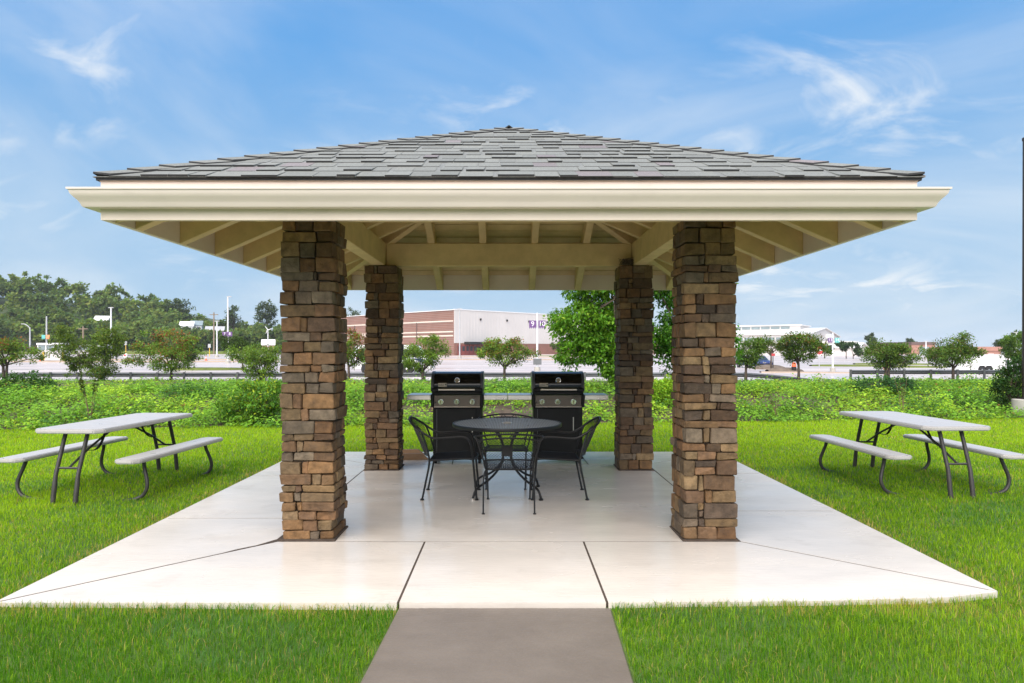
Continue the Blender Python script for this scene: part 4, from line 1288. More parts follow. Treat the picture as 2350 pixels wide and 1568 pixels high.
# ground cover on the bank
soil_spots = [(-1.15, 15.3, .95, .9), (.15, 15.2, .8, .9), (-2.6, 15.6, .6, .8), (2.0, 16.3, .4, .3), (6.2, 16.6, .5, .7), (7.3, 16.9, .7, .6), (3.6, 15.3, .5, .5), (8.3, 15.9, .35, .3)]
def bare(x, y):
    v = np.ones_like(x)
    for (cx, cy, a, b_) in soil_spots:
        d = ((x - cx) / a) ** 2 + ((y - cy) / b_) ** 2
        v = np.minimum(v, np.clip((d - .55) * 1.6, .10, 1))
    return v
def ground_cover():
    n = 7000
    x = rng.uniform(-16, 17, n); y = foot_y(x) + rng.uniform(-.08, 6.5, n) ** 1.0
    keep = rng.random(n) < bare(x, y) * (.75 + .25 * wob(x, y, .7))
    x, y = x[keep], y[keep]
    # thinner cover beyond the crest and right along to the guardrail
    n2 = 4200
    y2 = rng.uniform(20, 47.6, n2); x2 = rng.uniform(-1, 1, n2) * (y2 * .8 + 2)
    x = np.concatenate([x, x2]); y = np.concatenate([y, y2])
    nm = 85
    xm = rng.uniform(-14, 15, nm); ym = foot_y(xm) + rng.uniform(.5, 4.6, nm)
    km = bare(xm, ym) > .9; xm, ym = xm[km], ym[km]; nm = len(xm)
    x = np.concatenate([x, xm]); y = np.concatenate([y, ym])
    nc = len(x); z = bank_z(x, y)
    big = rng.random(nc) < .24
    tall = np.where(big, rng.uniform(.26, .50, nc), rng.uniform(.10, .28, nc)) * np.where(y > foot_y(x) + 4.2, .6, 1) * np.where(y < foot_y(x) + .35, .7, 1)
    prad = np.where(y > 20, .42, np.where(big, rng.uniform(.26, .40, nc), rng.uniform(.13, .22, nc)))
    mound = np.arange(nc) >= nc - nm
    dcrest = np.clip((y - foot_y(x)) / 4.6, 0, 1)
    tall = np.where(mound, rng.uniform(.38, .72, nc) * (1.05 - .5 * dcrest), tall); prad = np.where(mound, rng.uniform(.38, .70, nc), prad)
    ci = np.repeat(np.arange(nc), np.where(mound, 340, np.where(y > 20, 22, np.where(big, 62, 28))))
    N = len(ci)
    rad = prad[ci]
    ang = rng.uniform(0, 2 * math.pi, N); rr = rad * np.sqrt(rng.random(N))
    hz = tall[ci] * (1 - (rr / rad) ** 2 * .7) * rng.uniform(.35, 1.05, N)
    Pn = np.stack([x[ci] + rr * np.cos(ang), y[ci] + rr * np.sin(ang), np.zeros(N)], 1)
    Pn[:, 2] = bank_z(Pn[:, 0], Pn[:, 1]) + hz
    D = np.stack([np.cos(ang), np.sin(ang), rng.uniform(-.6, .35, N)], 1) + unit(N) * .5
    Nn = unit(N) * .45 + np.array([0, -.25, 1.0])
    kind = rng.random(nc) * .8 + .1 + .22 * wob(x + 3, y, .8); patch = .5 + .5 * wob(x, y, .45)
    base = np.where((kind < .30 * patch + .12)[:, None], np.array([[.31, .47, .034]]), np.where((kind > .80)[:, None], np.array([[.075, .185, .036]]), np.array([[.18, .36, .034]])))
    base = base * rng.uniform(.7, 1.25, (nc, 1))
    T = base[ci] * rng.uniform(.75, 1.25, (N, 1))
    rust = rng.random(N) < .02
    T[rust] = np.array([.20, .12, .03])
    V, Fq, T4 = leaf_arrays(Pn, D, Nn, np.where(y[ci] > 20, .12, .066) * rng.uniform(.6, 1.35, N), T, .62, .3)
    o = fast_mesh('ground_cover', V, Fq, M['leaf'], None, T4)
    tag(o, 'leafy yellow green ground cover spread over the bank', 'ground cover', kind='stuff')
ground_cover()
# roots and logs lying on the bare soil behind the grills
def log(p, q, r_, label):
    a, b_ = Vector(p), Vector(q)
    a.z = float(bank_z(a.x, a.y)) + r_ * .7; b_.z = float(bank_z(b_.x, b_.y)) + r_ * .7
    o = MB().tube([a, a.lerp(b_, .5) + Vector((0, 0, .02)), b_], [r_, r_ * .85, r_ * .5], 8).build('fallen_branch', M['twig'], None, smooth='all')
    tag(o, label, 'branch', 'dead branches lying on the bank')
log((-1.75, 15.55, 0), (-1.05, 15.7, 0), .05, 'thick dead branch on the bare soil left of the left grill')
log((-1.5, 15.2, 0), (-.8, 15.5, 0), .035, 'thinner dead branch just below the thick one left of the grills')
log((-2.95, 15.5, 0), (-2.45, 15.9, 0), .04, 'dead branch on the bank between the two left columns')
log((.9, 16.6, 0), (1.1, 16.75, 0), .06, 'short dark stump on the bank right of the right grill')

# ------------------------------------------------------------------ lawn grass
def grass():
    Ps = []
    target = 540000
    tot = 0
    while tot < target:
        n = 200000
        d = rng.uniform(2.5, 17.0, n)
        wgt = d * (3.2 / d) ** 1.62
        keep = rng.random(n) < wgt / (2.5 * (3.2 / 2.5) ** 1.62) * .9
        d = d[keep]
        x = rng.uniform(-1, 1, len(d)) * (d * .88 + 2.0)
        ok = d < foot_y(x) + .15
        onpad = (np.abs(x) < PAD + .005) & (d > PY0 - .005 + np.interp(x, [.6, 1.9, 2.7, 3.08], [0, .03, .09, .19])) & (d < PY1 + .005)
        t = 4.1 - d
        onpath = (x > -.665 - .035 * t) & (x < .615 - .03 * t) & (d < PY0)
        k = ok & ~onpad & ~onpath
        Ps.append(np.stack([x[k], d[k]], 1)); tot += k.sum()
    P2 = np.concatenate(Ps)[:target]
    n = len(P2); x, y = P2[:, 0], P2[:, 1]
    z = -.038 + .010 * wob(x, y, .8)
    # turf is longer and rougher at the front, mown short behind
    tuft = .5 + .5 * wob(x, y, 2.3) * wob(x + 3, y + 1, .8)
    h = rng.uniform(.028, .058, n) * (.75 + .5 * tuft) * np.where(y < 4.4, 1.15, 1.0)
    w = .0027 * np.clip(y / 3.4, 1, 5) ** .85 * rng.uniform(.7, 1.3, n)
    a = rng.uniform(0, 2 * math.pi, n); lean = rng.uniform(.15, 1.0, n)
    dx, dy = np.cos(a), np.sin(a)
    sx, sy = -dy, dx
    # blades turn their flat side at random
    B = np.stack([x, y, z], 1)
    Mi = B + np.stack([dx * lean * h * .25, dy * lean * h * .25, h * .6], 1)
    Ti = B + np.stack([dx * lean * h * .95, dy * lean * h * .95, h * (1.08 - .35 * lean)], 1)
    S = np.stack([sx * w, sy * w, np.zeros(n)], 1)
    V = np.stack([B - S * .5, B + S * .5, Mi + S * .42, Mi - S * .42, Ti], 1).reshape(-1, 3)
    i = np.arange(n) * 5
    Fq = np.concatenate([np.stack([i, i + 1, i + 2], 1), np.stack([i, i + 2, i + 3], 1), np.stack([i + 3, i + 2, i + 4], 1)])
    big = .5 + .5 * wob(x + 7, y, .55)
    dark, lite = np.array([.072, .208, .013]), np.array([.35, .515, .022])
    pat = wob(x * 1.0 + 2, y, .37) + .7 * wob(x - 4, y + 2, .95) + .5 * wob(x + 1, y, 2.9)
    mixf = np.clip(.18 + .22 * pat + .22 * tuft + .085 * (y - 4) + rng.normal(0, .30, n), 0, 1)[:, None]
    T = dark * (1 - mixf) + lite * mixf
    T *= rng.uniform(.75, 1.25, (n, 1))
    e1 = np.minimum(np.abs(np.abs(x) - PAD) + 10 * ((y < PY0 - .1) | (y > PY1)), np.abs(y - PY0) + 10 * (np.abs(x) > PAD))
    worn = np.clip(1 - e1 / .22, 0, 1) * (.35 + .3 * wob(x, y, 3.1)) + .22 * np.clip(wob(x + 5, y - 3, .9) * wob(x, y, 2.1) - .35, 0, 1)
    dry = rng.random(n) < (.045 + .05 * (big > .8) + worn)
    T[dry] = np.array([.48, .38, .12]) * rng.uniform(.7, 1.2, (dry.sum(), 1))
    blue = (wob(x - 2, y + 5, 1.3) > .55) & (rng.random(n) < .3) & (y < 9)
    T[blue] = np.array([.11, .235, .075]) * rng.uniform(.7, 1.3, (blue.sum(), 1))
    o = fast_mesh('grass', V, Fq, M['grass'], None, np.repeat(T, 5, axis=0))
    tag(o, 'mown green lawn grass round the pavilion', 'grass', kind='stuff')
grass()

# ================================================================== beyond the bank
def guardrail(label, xs, top, bend=None):
    g = thing('guardrail', label, 'guardrail', (0, 0, 0), 0, None)
    Y = 49.0
    prof = [(-.01, 0), (-.01, -.03), (.055, -.075), (.055, -.105), (-.01, -.145), (-.01, -.165), (.055, -.205), (.055, -.235), (-.01, -.28), (-.01, -.31)]
    mb = MB(); vs = []; n = len(prof)
    for (x, dz, dy) in xs:
        for (o, z) in prof: vs.append((x, Y + dy - .09 - o, top + dz + z))
        for (o, z) in prof: vs.append((x, Y + dy - .086 - o + .006, top + dz + z))
    m2 = 2 * n; fs = []
    for i in range(len(xs) - 1):
        a, b_ = i * m2, (i + 1) * m2
        for k in range(n - 1):
            fs.append((a + k, a + k + 1, b_ + k + 1, b_ + k)); fs.append((a + n + k, b_ + n + k, b_ + n + k + 1, a + n + k + 1))
    mb.add(vs, fs); mb.build('rail', M['galv'], g)
    return g, Y
def add_posts(g, Y, px, top):
    for x in px:
        z0 = float(bank_z(x, Y)) - .3
        MB().box(x - .075, x + .075, Y - .245, Y - .152, z0, top + .035).build('post', M['post'], g, bevel=.008)
L0 = -44.0
xsL = [(x, 0, 0) for x in np.arange(L0, 16.5, 1.9)] + [(17.0, -.02, 0), (18.6, -.14, .1), (20.2, -.30, .3), (21.6, -.44, .6)]
g, Y_ = guardrail('long grey steel guardrail whose right end is bent downwards', xsL, -.13)
add_posts(g, Y_, [x for x in np.arange(L0, 17.5, 1.9)], -.13)
xsR = [(x, 0, 0) for x in np.arange(24.3, 46, 1.9)]
g, Y_ = guardrail('shorter dark steel guardrail running to the right edge of the photo', xsR, .06)
add_posts(g, Y_, [x for x in np.arange(24.3, 46, 1.9)], .06)

# kerbs, islands, verge
def strip(name, px0, px1, Y, depth, h, m, label=None, kind='structure', bump=0.0, skew=0.0):
    x0, x1 = (px0 - 1168) * Y / F, (px1 - 1168) * Y / F
    n = 24; vs = []; fs = []
    for i in range(n + 1):
        t = i / n; x = x0 + (x1 - x0) * t
        tap = math.sin(math.pi * min(max(t, .02), .98)) ** .35
        yc = Y + skew * (t - .5)
        zz = float(park_z(x, yc)) + .006
        d = depth * tap / 2
        vs += [(x, yc - d, zz - .2), (x, yc - d, zz + h), (x, yc, zz + h + bump * tap), (x, yc + d, zz + h), (x, yc + d, zz - .2)]
    for i in range(n):
        a = i * 5
        for k in range(4): fs.append((a + k, a + k + 1, a + 6 + k, a + 5 + k))
    o = MB().add(vs, fs).build(name, m, None, smooth='all')
    o['kind'] = kind
    if label: o['label'] = label
    return o
strip('kerb', -60, 640, 103, 1.4, .16, M['kerb'])
strip('kerb', -60, 640, 116, 1.2, .16, M['kerb'])
strip('kerb', 940, 1420, 118, 2.5, .14, M['kerb'])
strip('kerb', 1050, 1420, 140, 3.0, .14, M['kerb'])
strip('grass_island', 380, 560, 73, 3.2, .14, M['island'], bump=.1)
strip('grass_island', -60, 640, 190, 26, .25, M['island'], bump=.5)
strip('grass_island', 1860, 2010, 93, 2.2, .14, M['island'], bump=.1)
strip('grass_island', 2010, 2170, 90, 2.2, .14, M['island'], bump=.1)
strip('grass_island', 1960, 2140, 103, 2.0, .14, M['island'], bump=.1)
strip('mulch_island', 1760, 1840, 72, 3.0, .12, M['mulch'], bump=.35)
strip('mulch_island', 1730, 1800, 80, 3.0, .12, M['mulch'], bump=.4)
strip('kerb', 1745, 1955, 70, 1.5, .1, M['kerb'])
strip('kerb', 1240, 1470, 155, 4, .14, M['island'])

# trees standing in the parking lot
row_tree(406, 850, [(392, 786, 466, 832)], 'green parking lot tree partly hidden behind the round rust topped tree', (.06, .10, .018), 2200, Y=73, leaf=.22)
row_tree(558, 854, [(500, 770, 566, 800), (520, 780, 590, 812)], 'green parking lot tree below the purple 7 and 8 sign', (.055, .10, .016), 2200, Y=72, leaf=.22)
row_tree(1770, 842, [(1742, 785, 1800, 812)], 'slender young tree on the mulch island right of the front right column', (.12, .14, .04), 1000, (.25, .13, .05), .3, Y=73, leaf=.2)
row_tree(1282, 818, [(1264, 782, 1302, 808)], 'pale young tree before the low brick wing of the big hall', (.10, .13, .05), 900, Y=140, leaf=.35)
row_tree(1892, 812, [(1872, 788, 1908, 815)], 'round bush tree left of the number 13 sign pole', (.05, .09, .03), 900, Y=150, leaf=.4)
row_tree(1942, 812, [(1920, 785, 1950, 808)], 'bush tree just right of the number 13 sign pole', (.05, .10, .035), 900, Y=150, leaf=.4)
row_tree(1958, 814, [(1945, 783, 1972, 808), (1962, 800, 1990, 818)], 'bush tree in front of the low white hall', (.055, .10, .035), 1100, Y=148, leaf=.4)

# booths
def booth(px, py, Y, w, h, label):
    b = at(px, py, Y); b.z = float(park_z(b.x, Y)) + .15
    t = thing('ticket_booth', label, 'booth', b, 0, 'white ticket booths in the car park')
    MB().box(-w / 2, w / 2, -1, 1, -.1, h * .58).build('wall', M['cream_metal'], t)
    MB().box(-w / 2 + .06, w / 2 - .06, -.94, .94, h * .582, h * .88).build('window', M['pale_glass'], t)
    for sx in np.linspace(-w / 2 + .07, w / 2 - .07, 4):
        MB().box(sx - .07, sx + .07, -1.0, -.95, h * .582, h * .88).build('mullion', M['white_paint'], t)
    MB().box(-w / 2 - .12, w / 2 + .12, -1.1, 1.1, h * .882, h).build('roof', M['white_paint'], t, bevel=.03)
    return t
booth(124, 828, 111, 4.0, 2.7, 'cream ticket booth beside yellow bollards at the left')
booth(215, 820, 122, 5.0, 2.4, 'second pale ticket booth half hidden behind the two lobed tree')

def bollard(px, Y, label):
    x = (px - 1168) * Y / F
    o = MB().lathe([(.14, 0), (.14, 1.25), (.10, 1.36), (.02, 1.4)], (0, 0, 0), 12).build('bollard', M['yellow'], None, smooth=True)
    o.location = (x, Y, float(park_z(x, Y)) + .1)
    tag(o, label, 'bollard', 'yellow bollards')
bollard(100, 109, 'yellow bollard left of the cream ticket booth')
bollard(145, 109, 'yellow bollard right of the cream ticket booth')
bollard(1104, 156, 'yellow bollard nearest the red doors of the big hall')
bollard(1117, 156, 'second yellow bollard from the red doors of the big hall')
bollard(1130, 156, 'third yellow bollard from the red doors, by the brick base')
bollard(1142, 156, 'fourth yellow bollard from the red doors, by the brick base')

def cone(px, Y, label):
    x = (px - 1168) * Y / F
    o = thing('traffic_cone', label, 'traffic cone', (x, Y, float(park_z(x, Y)) + .01), 0, 'orange traffic cones in the car park')
    MB().box(-.2, .2, -.2, .2, 0, .04).build('base', M['orange'], o)
    MB().lathe([(.15, .042), (.03, .75)], (0, 0, 0), 12).build('body', M['orange'], o, smooth=True)
    MB().lathe([(.10, .36), (.073, .52)], (0, 0, 0), 12).build('collar', M['white_paint'], o, smooth=True)
cone(93, 106, 'orange cone beside the yellow bollard at the left')
cone(306, 108, 'orange cone near the small barrier left of the rust topped tree')
cone(473, 112, 'orange cone between the rust topped tree and the front left column')

# barrel
x = (1822 - 1168) * 71 / F
o = thing('barrel', 'orange topped dark barrel standing by the kerb near the forked tree', 'barrel', (x, 71, float(park_z(x, 71)) + .16))
MB().lathe([(.24, 0), (.24, .42)], (0, 0, 0), 14).build('base', M['ink'], o, smooth=True)
MB().lathe([(.21, .422), (.21, .75), (.12, .86), (.02, .88)], (0, 0, 0), 14).build('body', M['orange'], o, smooth=True)

# small barrier with a sign
x = (290 - 1168) * 112 / F; zb = float(park_z(x, 112))
o = thing('barrier', 'low dark barrier with a small white no entry sign in the left car park', 'barrier', (x, 112, zb))
for dx in (-1.6, 2.2): MB().box(dx - .06, dx + .06, -.06, .06, 0, 1.1).build('post', M['ink'], o)
MB().box(-4, 2.2, -.09, -.065, .78, .88).build('rail', M['ink'], o)
MB().box(-.5, .2, -.14, -.10, .55, 1.15).build('sign', M['white_paint'], o)
MB().lathe([(.17, 0), (.17, -.02)], (-.15, -.141, .85), 14, 'y').build('sign_disc', M['red'], o)

# poles
def pole(name, label, cat, px, py_top, Y, r_, m, base=True, group=None, zbase=None):
    x = (px - 1168) * Y / F
    zb = float(park_z(x, Y)) if zbase is None else zbase
    zt = CAM_H - (py_top - 802) * Y / F
    t = thing(name, label, cat, (x, Y, zb), 0, group)
    H = zt - zb
    MB().lathe([(r_ * 1.15, 0), (r_ * .8, H)], (0, 0, 0), 12).build('shaft', m, t, smooth=True)
    if base: MB().lathe([(r_ * 3.2, -.05), (r_ * 3.2, .4)], (0, 0, 0), 14).build('footing', M['footing'], t, smooth=True)
    return t, H
def sign_board(t, cx, w, h, zc, m, digits, y=-.16):
    b = MB().box(cx - w / 2, cx + w / 2, y - .05, y, zc - h / 2, zc + h / 2)
    n = 4
    for k in range(n):
        q = w / n; b.box(cx - w / 2 + q * k + q * .15, cx - w / 2 + q * k + q * .6, y - .045, y - .005, zc - h / 2 - .1, zc - h / 2 - .001)
    s = b.build('sign_board', m, t)
    if digits:
        text('numerals', digits, h * .98, M['white_paint'], s, (cx, y - .056, zc), (R(90), 0, 0), .004)
    return s
t, H = pole('sign_pole', 'white pole with purple 9 and 10 signs in front of the exhibition hall', 'sign pole', 1233, 718, 70, .10, M['pole'])
zc = CAM_H + (802 - 744) * 70 / F - t.location.z
sign_board(t, -.47, .72, .72, zc, M['purple'], '9'); sign_board(t, .47, .72, .72, zc, M['purple'], '10')
MB().box(-.42, .42, -.28, -.19, CAM_H - 35 * 70 / F - t.location.z, CAM_H - 21 * 70 / F - t.location.z).build('junction_box', M['galv'], t, bevel=.02)
t, H = pole('sign_pole', 'white pole with purple 7 and 8 signs left of the front left column', 'sign pole', 523, 682, 96, .11, M['pole'])
zc = CAM_H + (802 - 766.5) * 96 / F - t.location.z
sign_board(t, -.36, .68, .56, zc, M['purple'], '7', -.2); sign_board(t, .36, .68, .56, zc, M['purple'], '8', -.2)
MB().box(-.1, .5, -.12, .12, H, H + .12).build('lamp_head', M['pole_grey'], t)
t, H = pole('sign_pole', 'white pole carrying a purple 13 and a teal 14 sign', 'sign pole', 1911, 764, 74, .085, M['pole'])
zc = CAM_H + (802 - 780.5) * 74 / F - t.location.z
sign_board(t, -.37, .50, .46, zc, M['purple'], '13', -.18); sign_board(t, .38, .50, .46, zc, M['teal'], '14', -.18)
t, H = pole('sign_pole', 'thin grey pole with a small teal and orange sign over the ticket booth', 'sign pole', 107, 726, 114, .13, M['pole_grey'])
zc = CAM_H + (802 - 773) * 114 / F - t.location.z
sign_board(t, -.35, .6, .6, zc, M['teal'], '', -.2); sign_board(t, .35, .6, .6, zc, M['orange_sign'], '', -.2)
for (px, pt, Y, rr, m, lab) in ((255, 707, 130, .15, 'pole', 'white lamp pole rising above the right lobe of the two lobed tree'),
                                (498, 738, 140, .13, 'pole', 'thin white pole with dark footing left of the 7 and 8 sign'),
                                (1055, 710, 130, .11, 'pole_grey', 'thin grey pole in front of the seam between brick and white walls'),
                                (2125, 784, 150, .13, 'pole', 'thin white pole before the distant brick building'),
                                (2332, 764, 120, .13, 'pole', 'thin white pole above the small tree at the far right')):
    t, H = pole('lamp_pole', lab, 'lamp pole', px, pt, Y, rr, M[m])
    MB().box(-.45, .45, -.12, .12, H, H + .15).build('lamp_head', M['pole_grey'], t)
for (px, pt, Y, lab) in ((191, 749, 160, 'brown wooden utility pole behind the two lobed tree'), (491, 717, 180, 'tall wooden utility pole against the wooded hill')):
    t, H = pole('utility_pole', lab, 'utility pole', px, pt, Y, .2, M['wood_pole'], False)
    MB().box(-1.1, 1.1, -.1, .1, H - .7, H - .5).build('cross_arm', M['wood_pole'], t)
t, H = pole('street_lamp', 'grey cobra head street lamp left of the ticket booth', 'street lamp', 69, 752, 150, .16, M['pole_grey'], False)
MB().tube(catmull([(0, 0, H - .2), (-.3, 0, H + .2), (-.8, 0, H + .6), (-1.3, 0, H + .8)], 4), .09, 6).build('arm', M['pole_grey'], t)
MB().box(-1.9, -1.2, -.15, .15, H + .72, H + .88).build('lamp_head', M['pole_grey'], t, bevel=.03)
t, H = pole('wind_turbine', 'small white three bladed wind turbine beside the front left column', 'wind turbine', 615, 757, 170, .13, M['pole'], False)
for a in (112, 232, 0):
    a = R(a); mb = MB()
    pts = [(math.cos(a + .25 * math.sin(k / 5 * 2)) * .22 * k, -.2, H + math.sin(a + .25 * math.sin(k / 5 * 2)) * .22 * k) for k in range(0, 6)]
    mb.tube(pts, [.05, .09, .09, .08, .06, .02], 6); mb.build('blade', M['pole'], t)
MB().box(-.1, .1, -.25, .35, H - .1, H + .1).build('hub', M['pole'], t)
# signs on posts
t, H = pole('traffic_sign', 'round red and white no entry sign right of the forked tree', 'traffic sign', 1880, 806, 84, .05, M['pole_grey'], False)
s = MB().lathe([(.5, 0), (.5, -.03)], (0, -.07, H + .1), 20, 'y').build('disc', M['red'], t)
MB().box(-.38, .38, -.115, -.101, H + .02, H + .19).build('white_bar', M['white_paint'], s)
t, H = pole('traffic_sign', 'small sign on a yellow post left of the rust topped tree', 'traffic sign', 289, 790, 150, .07, M['yellow'], False)
MB().box(-.3, .3, -.12, -.08, H - .2, H + .6).build('plate', M['pole_grey'], t)
t, H = pole('traffic_sign', 'small sign on a yellow post left of the thin white pole', 'traffic sign', 481, 796, 150, .07, M['yellow'], False)
MB().box(-.3, .3, -.12, -.08, H - .2, H + .6).build('plate', M['pole_grey'], t)
t, H = pole('traffic_sign', 'small pinkish sign on a dark post by the mulch island', 'traffic sign', 1774, 815, 73, .05, M['ink'], False)
MB().box(-.18, .18, -.09, -.06, H - .1, H + .16).build('plate', M['red'], t)

# dark lamp post on its concrete footing, right edge
x, Y = (2355 - 1168) * 16.1 / F, 16.1
t = thing('lamp_post', 'dark bronze lamp post on a round concrete footing at the right edge of the photo', 'lamp post', (x, Y, -.08))
MB().lathe([(.295, -.3), (.295, .42), (.28, .435)], (0, 0, 0), 28).build('footing', M['footing'], t, smooth=True)
MB().box(-.13, .13, -.13, .13, .436, .46).build('base_plate', M['dark_pole'], t, bevel=.004)
MB().lathe([(.085, .461), (.07, 6.5)], (0, 0, 0), 14).build('shaft', M['dark_pole'], t, smooth=True)
for sx in (-.1, .1):
    for sy in (-.1, .1):
        MB().lathe([(.014, .461), (.014, .5)], (sx, sy, 0), 8).build('anchor_bolt', M['dark_pole'], t)
MB().box(-.02, .85, -.13, .13, 6.505, 6.6).build('lamp_head', M['dark_pole'], t, bevel=.02)

# ------------------------------------------------------------------ vehicles
def wheel(t, x, y, z, r_, name='wheel'):
    w = MB().lathe([(r_ * .62, .11), (r_ * .96, .11), (r_, .07), (r_, -.07), (r_ * .96, -.11), (r_ * .62, -.11)], (x, y, z), 24, 'y').build(name, M['tyre'], t, smooth=True)
    MB().lathe([(r_ * .6, .09), (r_ * .6, -.10), (r_ * .4, -.085), (r_ * .15, -.12), (0, -.12)], (x, y, z), 18, 'y').build('rim', M['chrome'], w, smooth=True)
# shuttle bus, nose to the right
Y = 64.0; xb = (906 - 1168) * Y / F
bus = thing('shuttle_bus', 'white shuttle bus with a navy stripe parked behind the guardrail', 'bus', (xb, Y, float(park_z(xb, Y))))
side = [(-3.6, .42), (3.2, .42), (3.55, .55), (3.6, 1.15), (3.35, 1.35), (2.75, 1.5), (2.35, 2.45), (2.1, 2.62), (-3.45, 2.62), (-3.6, 2.5)]
vs = [(x, y, z) for y in (-1.1, 1.1) for x, z in side]; n = len(side)
MB().add(vs, [tuple(range(n)), tuple(range(2 * n - 1, n - 1, -1))] + [(i, n + i, n + (i + 1) % n, (i + 1) % n) for i in range(n)]).build('body', M['white_paint'], bus, bevel=.05)
for k in range(5):
    x0 = -3.3 + k * 1.0
    MB().box(x0, x0 + .88, -1.115, -1.102, 1.45, 2.2).build('window', M['glass'], bus)
MB().add([(1.75, -1.115, 1.5), (2.6, -1.115, 1.5), (2.3, -1.115, 2.2), (1.75, -1.115, 2.2), (1.75, -1.102, 1.5), (2.6, -1.102, 1.5), (2.3, -1.102, 2.2), (1.75, -1.102, 2.2)],
         [(0, 1, 2, 3), (7, 6, 5, 4), (0, 4, 5, 1), (1, 5, 6, 2), (2, 6, 7, 3), (3, 7, 4, 0)]).build('cab_window', M['glass'], bus)
MB().add([(1.5, -1.112, 1.42), (2.9, -1.112, 1.0), (3.3, -1.112, 1.05), (2.75, -1.112, 1.40), (1.5, -1.102, 1.42), (2.9, -1.102, 1.0), (3.3, -1.102, 1.05), (2.75, -1.102, 1.40)],
         [(0, 1, 2, 3), (7, 6, 5, 4), (0, 4, 5, 1), (1, 5, 6, 2), (2, 6, 7, 3), (3, 7, 4, 0)]).build('stripe', M['navy'], bus)
MB().lathe([(.56, 0), (.56, -.012)], (1.28, -1.1, .46), 24, 'y').build('wheel_arch', M['ink'], bus)
MB().lathe([(.56, 0), (.56, -.012)], (-2.35, -1.1, .46), 24, 'y').build('wheel_arch', M['ink'], bus)
for wx in (1.28, -2.35):
    for wy in (-1.03, 1.0): wheel(bus, wx, wy, .44, .44)
MB().box(3.3, 3.66, -1.05, 1.05, .40, .62).build('bumper', M['white_paint'], bus, bevel=.04)
MB().box(3.45, 3.62, -.95, -.65, .8, 1.0).build('headlight', M['pale_glass'], bus, bevel=.02)
MB().box(2.95, 3.15, -1.118, -1.1015, .92, .99).build('marker_lamp', M['orange'], bus)
# enclosed trailer
Y = 74.0; xt = (2258 - 1168) * Y / F
tr = thing('cargo_trailer', 'long white enclosed trailer with twin wheels parked at the right', 'trailer', (xt, Y, float(park_z(xt, Y))))
MB().box(-3.4, 2.35, -1.05, 1.05, .30, 1.93).build('body', M['white_paint'], tr, bevel=.03)
MB().box(-3.45, 2.4, -1.1, 1.1, 1.932, 1.97).build('roof', M['roof_metal'], tr)
for wx in (-.93, -.20):
    wheel(tr, wx, -1.0, .36, .345); wheel(tr, wx, 1.0, .36, .345)
    MB().lathe([(.42, 0), (.42, -.02)], (wx, -1.052, .37), 20, 'y').build('wheel_arch', M['ink'], tr)
MB().box(-1.35, .22, -1.14, -1.055, .76, .8).build('fender', M['white_paint'], tr, bevel=.01)
dr = MB().box(.85, 2.2, -1.066, -1.052, .42, 1.82).build('door', M['white_paint'], tr)
MB().box(1.54, 1.60, -1.085, -1.067, .42, 1.82).build('bar', M['galv'], dr)
for hz in (.55, 1.68):
    MB().box(.83, .98, -1.08, -1.067, hz, hz + .06).build('hinge', M['galv'], dr); MB().box(2.07, 2.22, -1.08, -1.067, hz, hz + .06).build('hinge', M['galv'], dr)
MB().box(2.35, 3.6, -.08, .08, .30, .42).build('tow_bar', M['ink'], tr)
MB().lathe([(.05, 0), (.05, .7)], (3.3, 0, 0.02), 10).build('jack', M['ink'], tr)
# flatbed with rails beside it
xq = (2338 - 1168) * 76 / F
fb = thing('flatbed_trailer', 'low dark framed flatbed trailer at the far right of the car park', 'trailer', (xq, 76, float(park_z(xq, 76))))
MB().box(-1.2, 2.6, -.9, .9, .55, .68).build('bed', M['ink'], fb)
MB().box(-1.2, -1.1, -.9, .9, .681, 1.2).build('headboard', M['ink'], fb)
for wx in (.6, 1.4): wheel(fb, wx, -.8, .33, .33); wheel(fb, wx, .8, .33, .33)
# cars
def car(px, Y, label, m, rz):
    x = (px - 1168) * Y / F
    c = thing('parked_car', label, 'car', (x, Y, float(park_z(x, Y))), rz, 'dark blue cars parked by the mulch islands')
    side = [(-2.1, .3), (2.1, .3), (2.15, .65), (1.9, .85), (1.0, .95), (-1.9, .98), (-2.15, .75)]
    n = len(side); vs = [(x_, y, z) for y in (-.88, .88) for x_, z in side]
    fs = [tuple(range(n)), tuple(range(2 * n - 1, n - 1, -1))] + [(i, n + i, n + (i + 1) % n, (i + 1) % n) for i in range(n)]
    MB().add(vs, fs).build('body', m, c, bevel=.08, smooth=True)
    cabp = [(-1.75, .96), (1.05, .94), (.35, 1.42), (-1.1, 1.44)]
    vs = [(x_, y * (1 if z < 1 else .8), z) for y in (-.82, .82) for x_, z in cabp]; n = 4
    MB().add(vs, [(0, 1, 2, 3), (7, 6, 5, 4)] + [(i, 4 + i, 4 + (i + 1) % 4, (i + 1) % 4) for i in range(4)]).build('cabin', M['glass'], c, bevel=.05, smooth=True)
    MB().box(-1.0, .25, -.62, .62, 1.435, 1.47).build('roof', m, c, bevel=.015)
    for wx in (-1.3, 1.35):
        for wy in (-.82, .82): wheel(c, wx, wy, .32, .32)
    for hy in (-.62, .62): MB().box(2.0, 2.17, hy - .16, hy + .16, .62, .76).build('headlight', M['chrome'], c, bevel=.02)
    MB().box(2.1, 2.18, -.5, .5, .4, .55).build('grille', M['ink'], c)
    return c
car(1722, 84, 'dark blue car facing the camera just right of the front right column', M['navy'], R(-80))
car(1742, 85, 'second dark blue car, parked to the right of the other', M['navy'], R(-88))

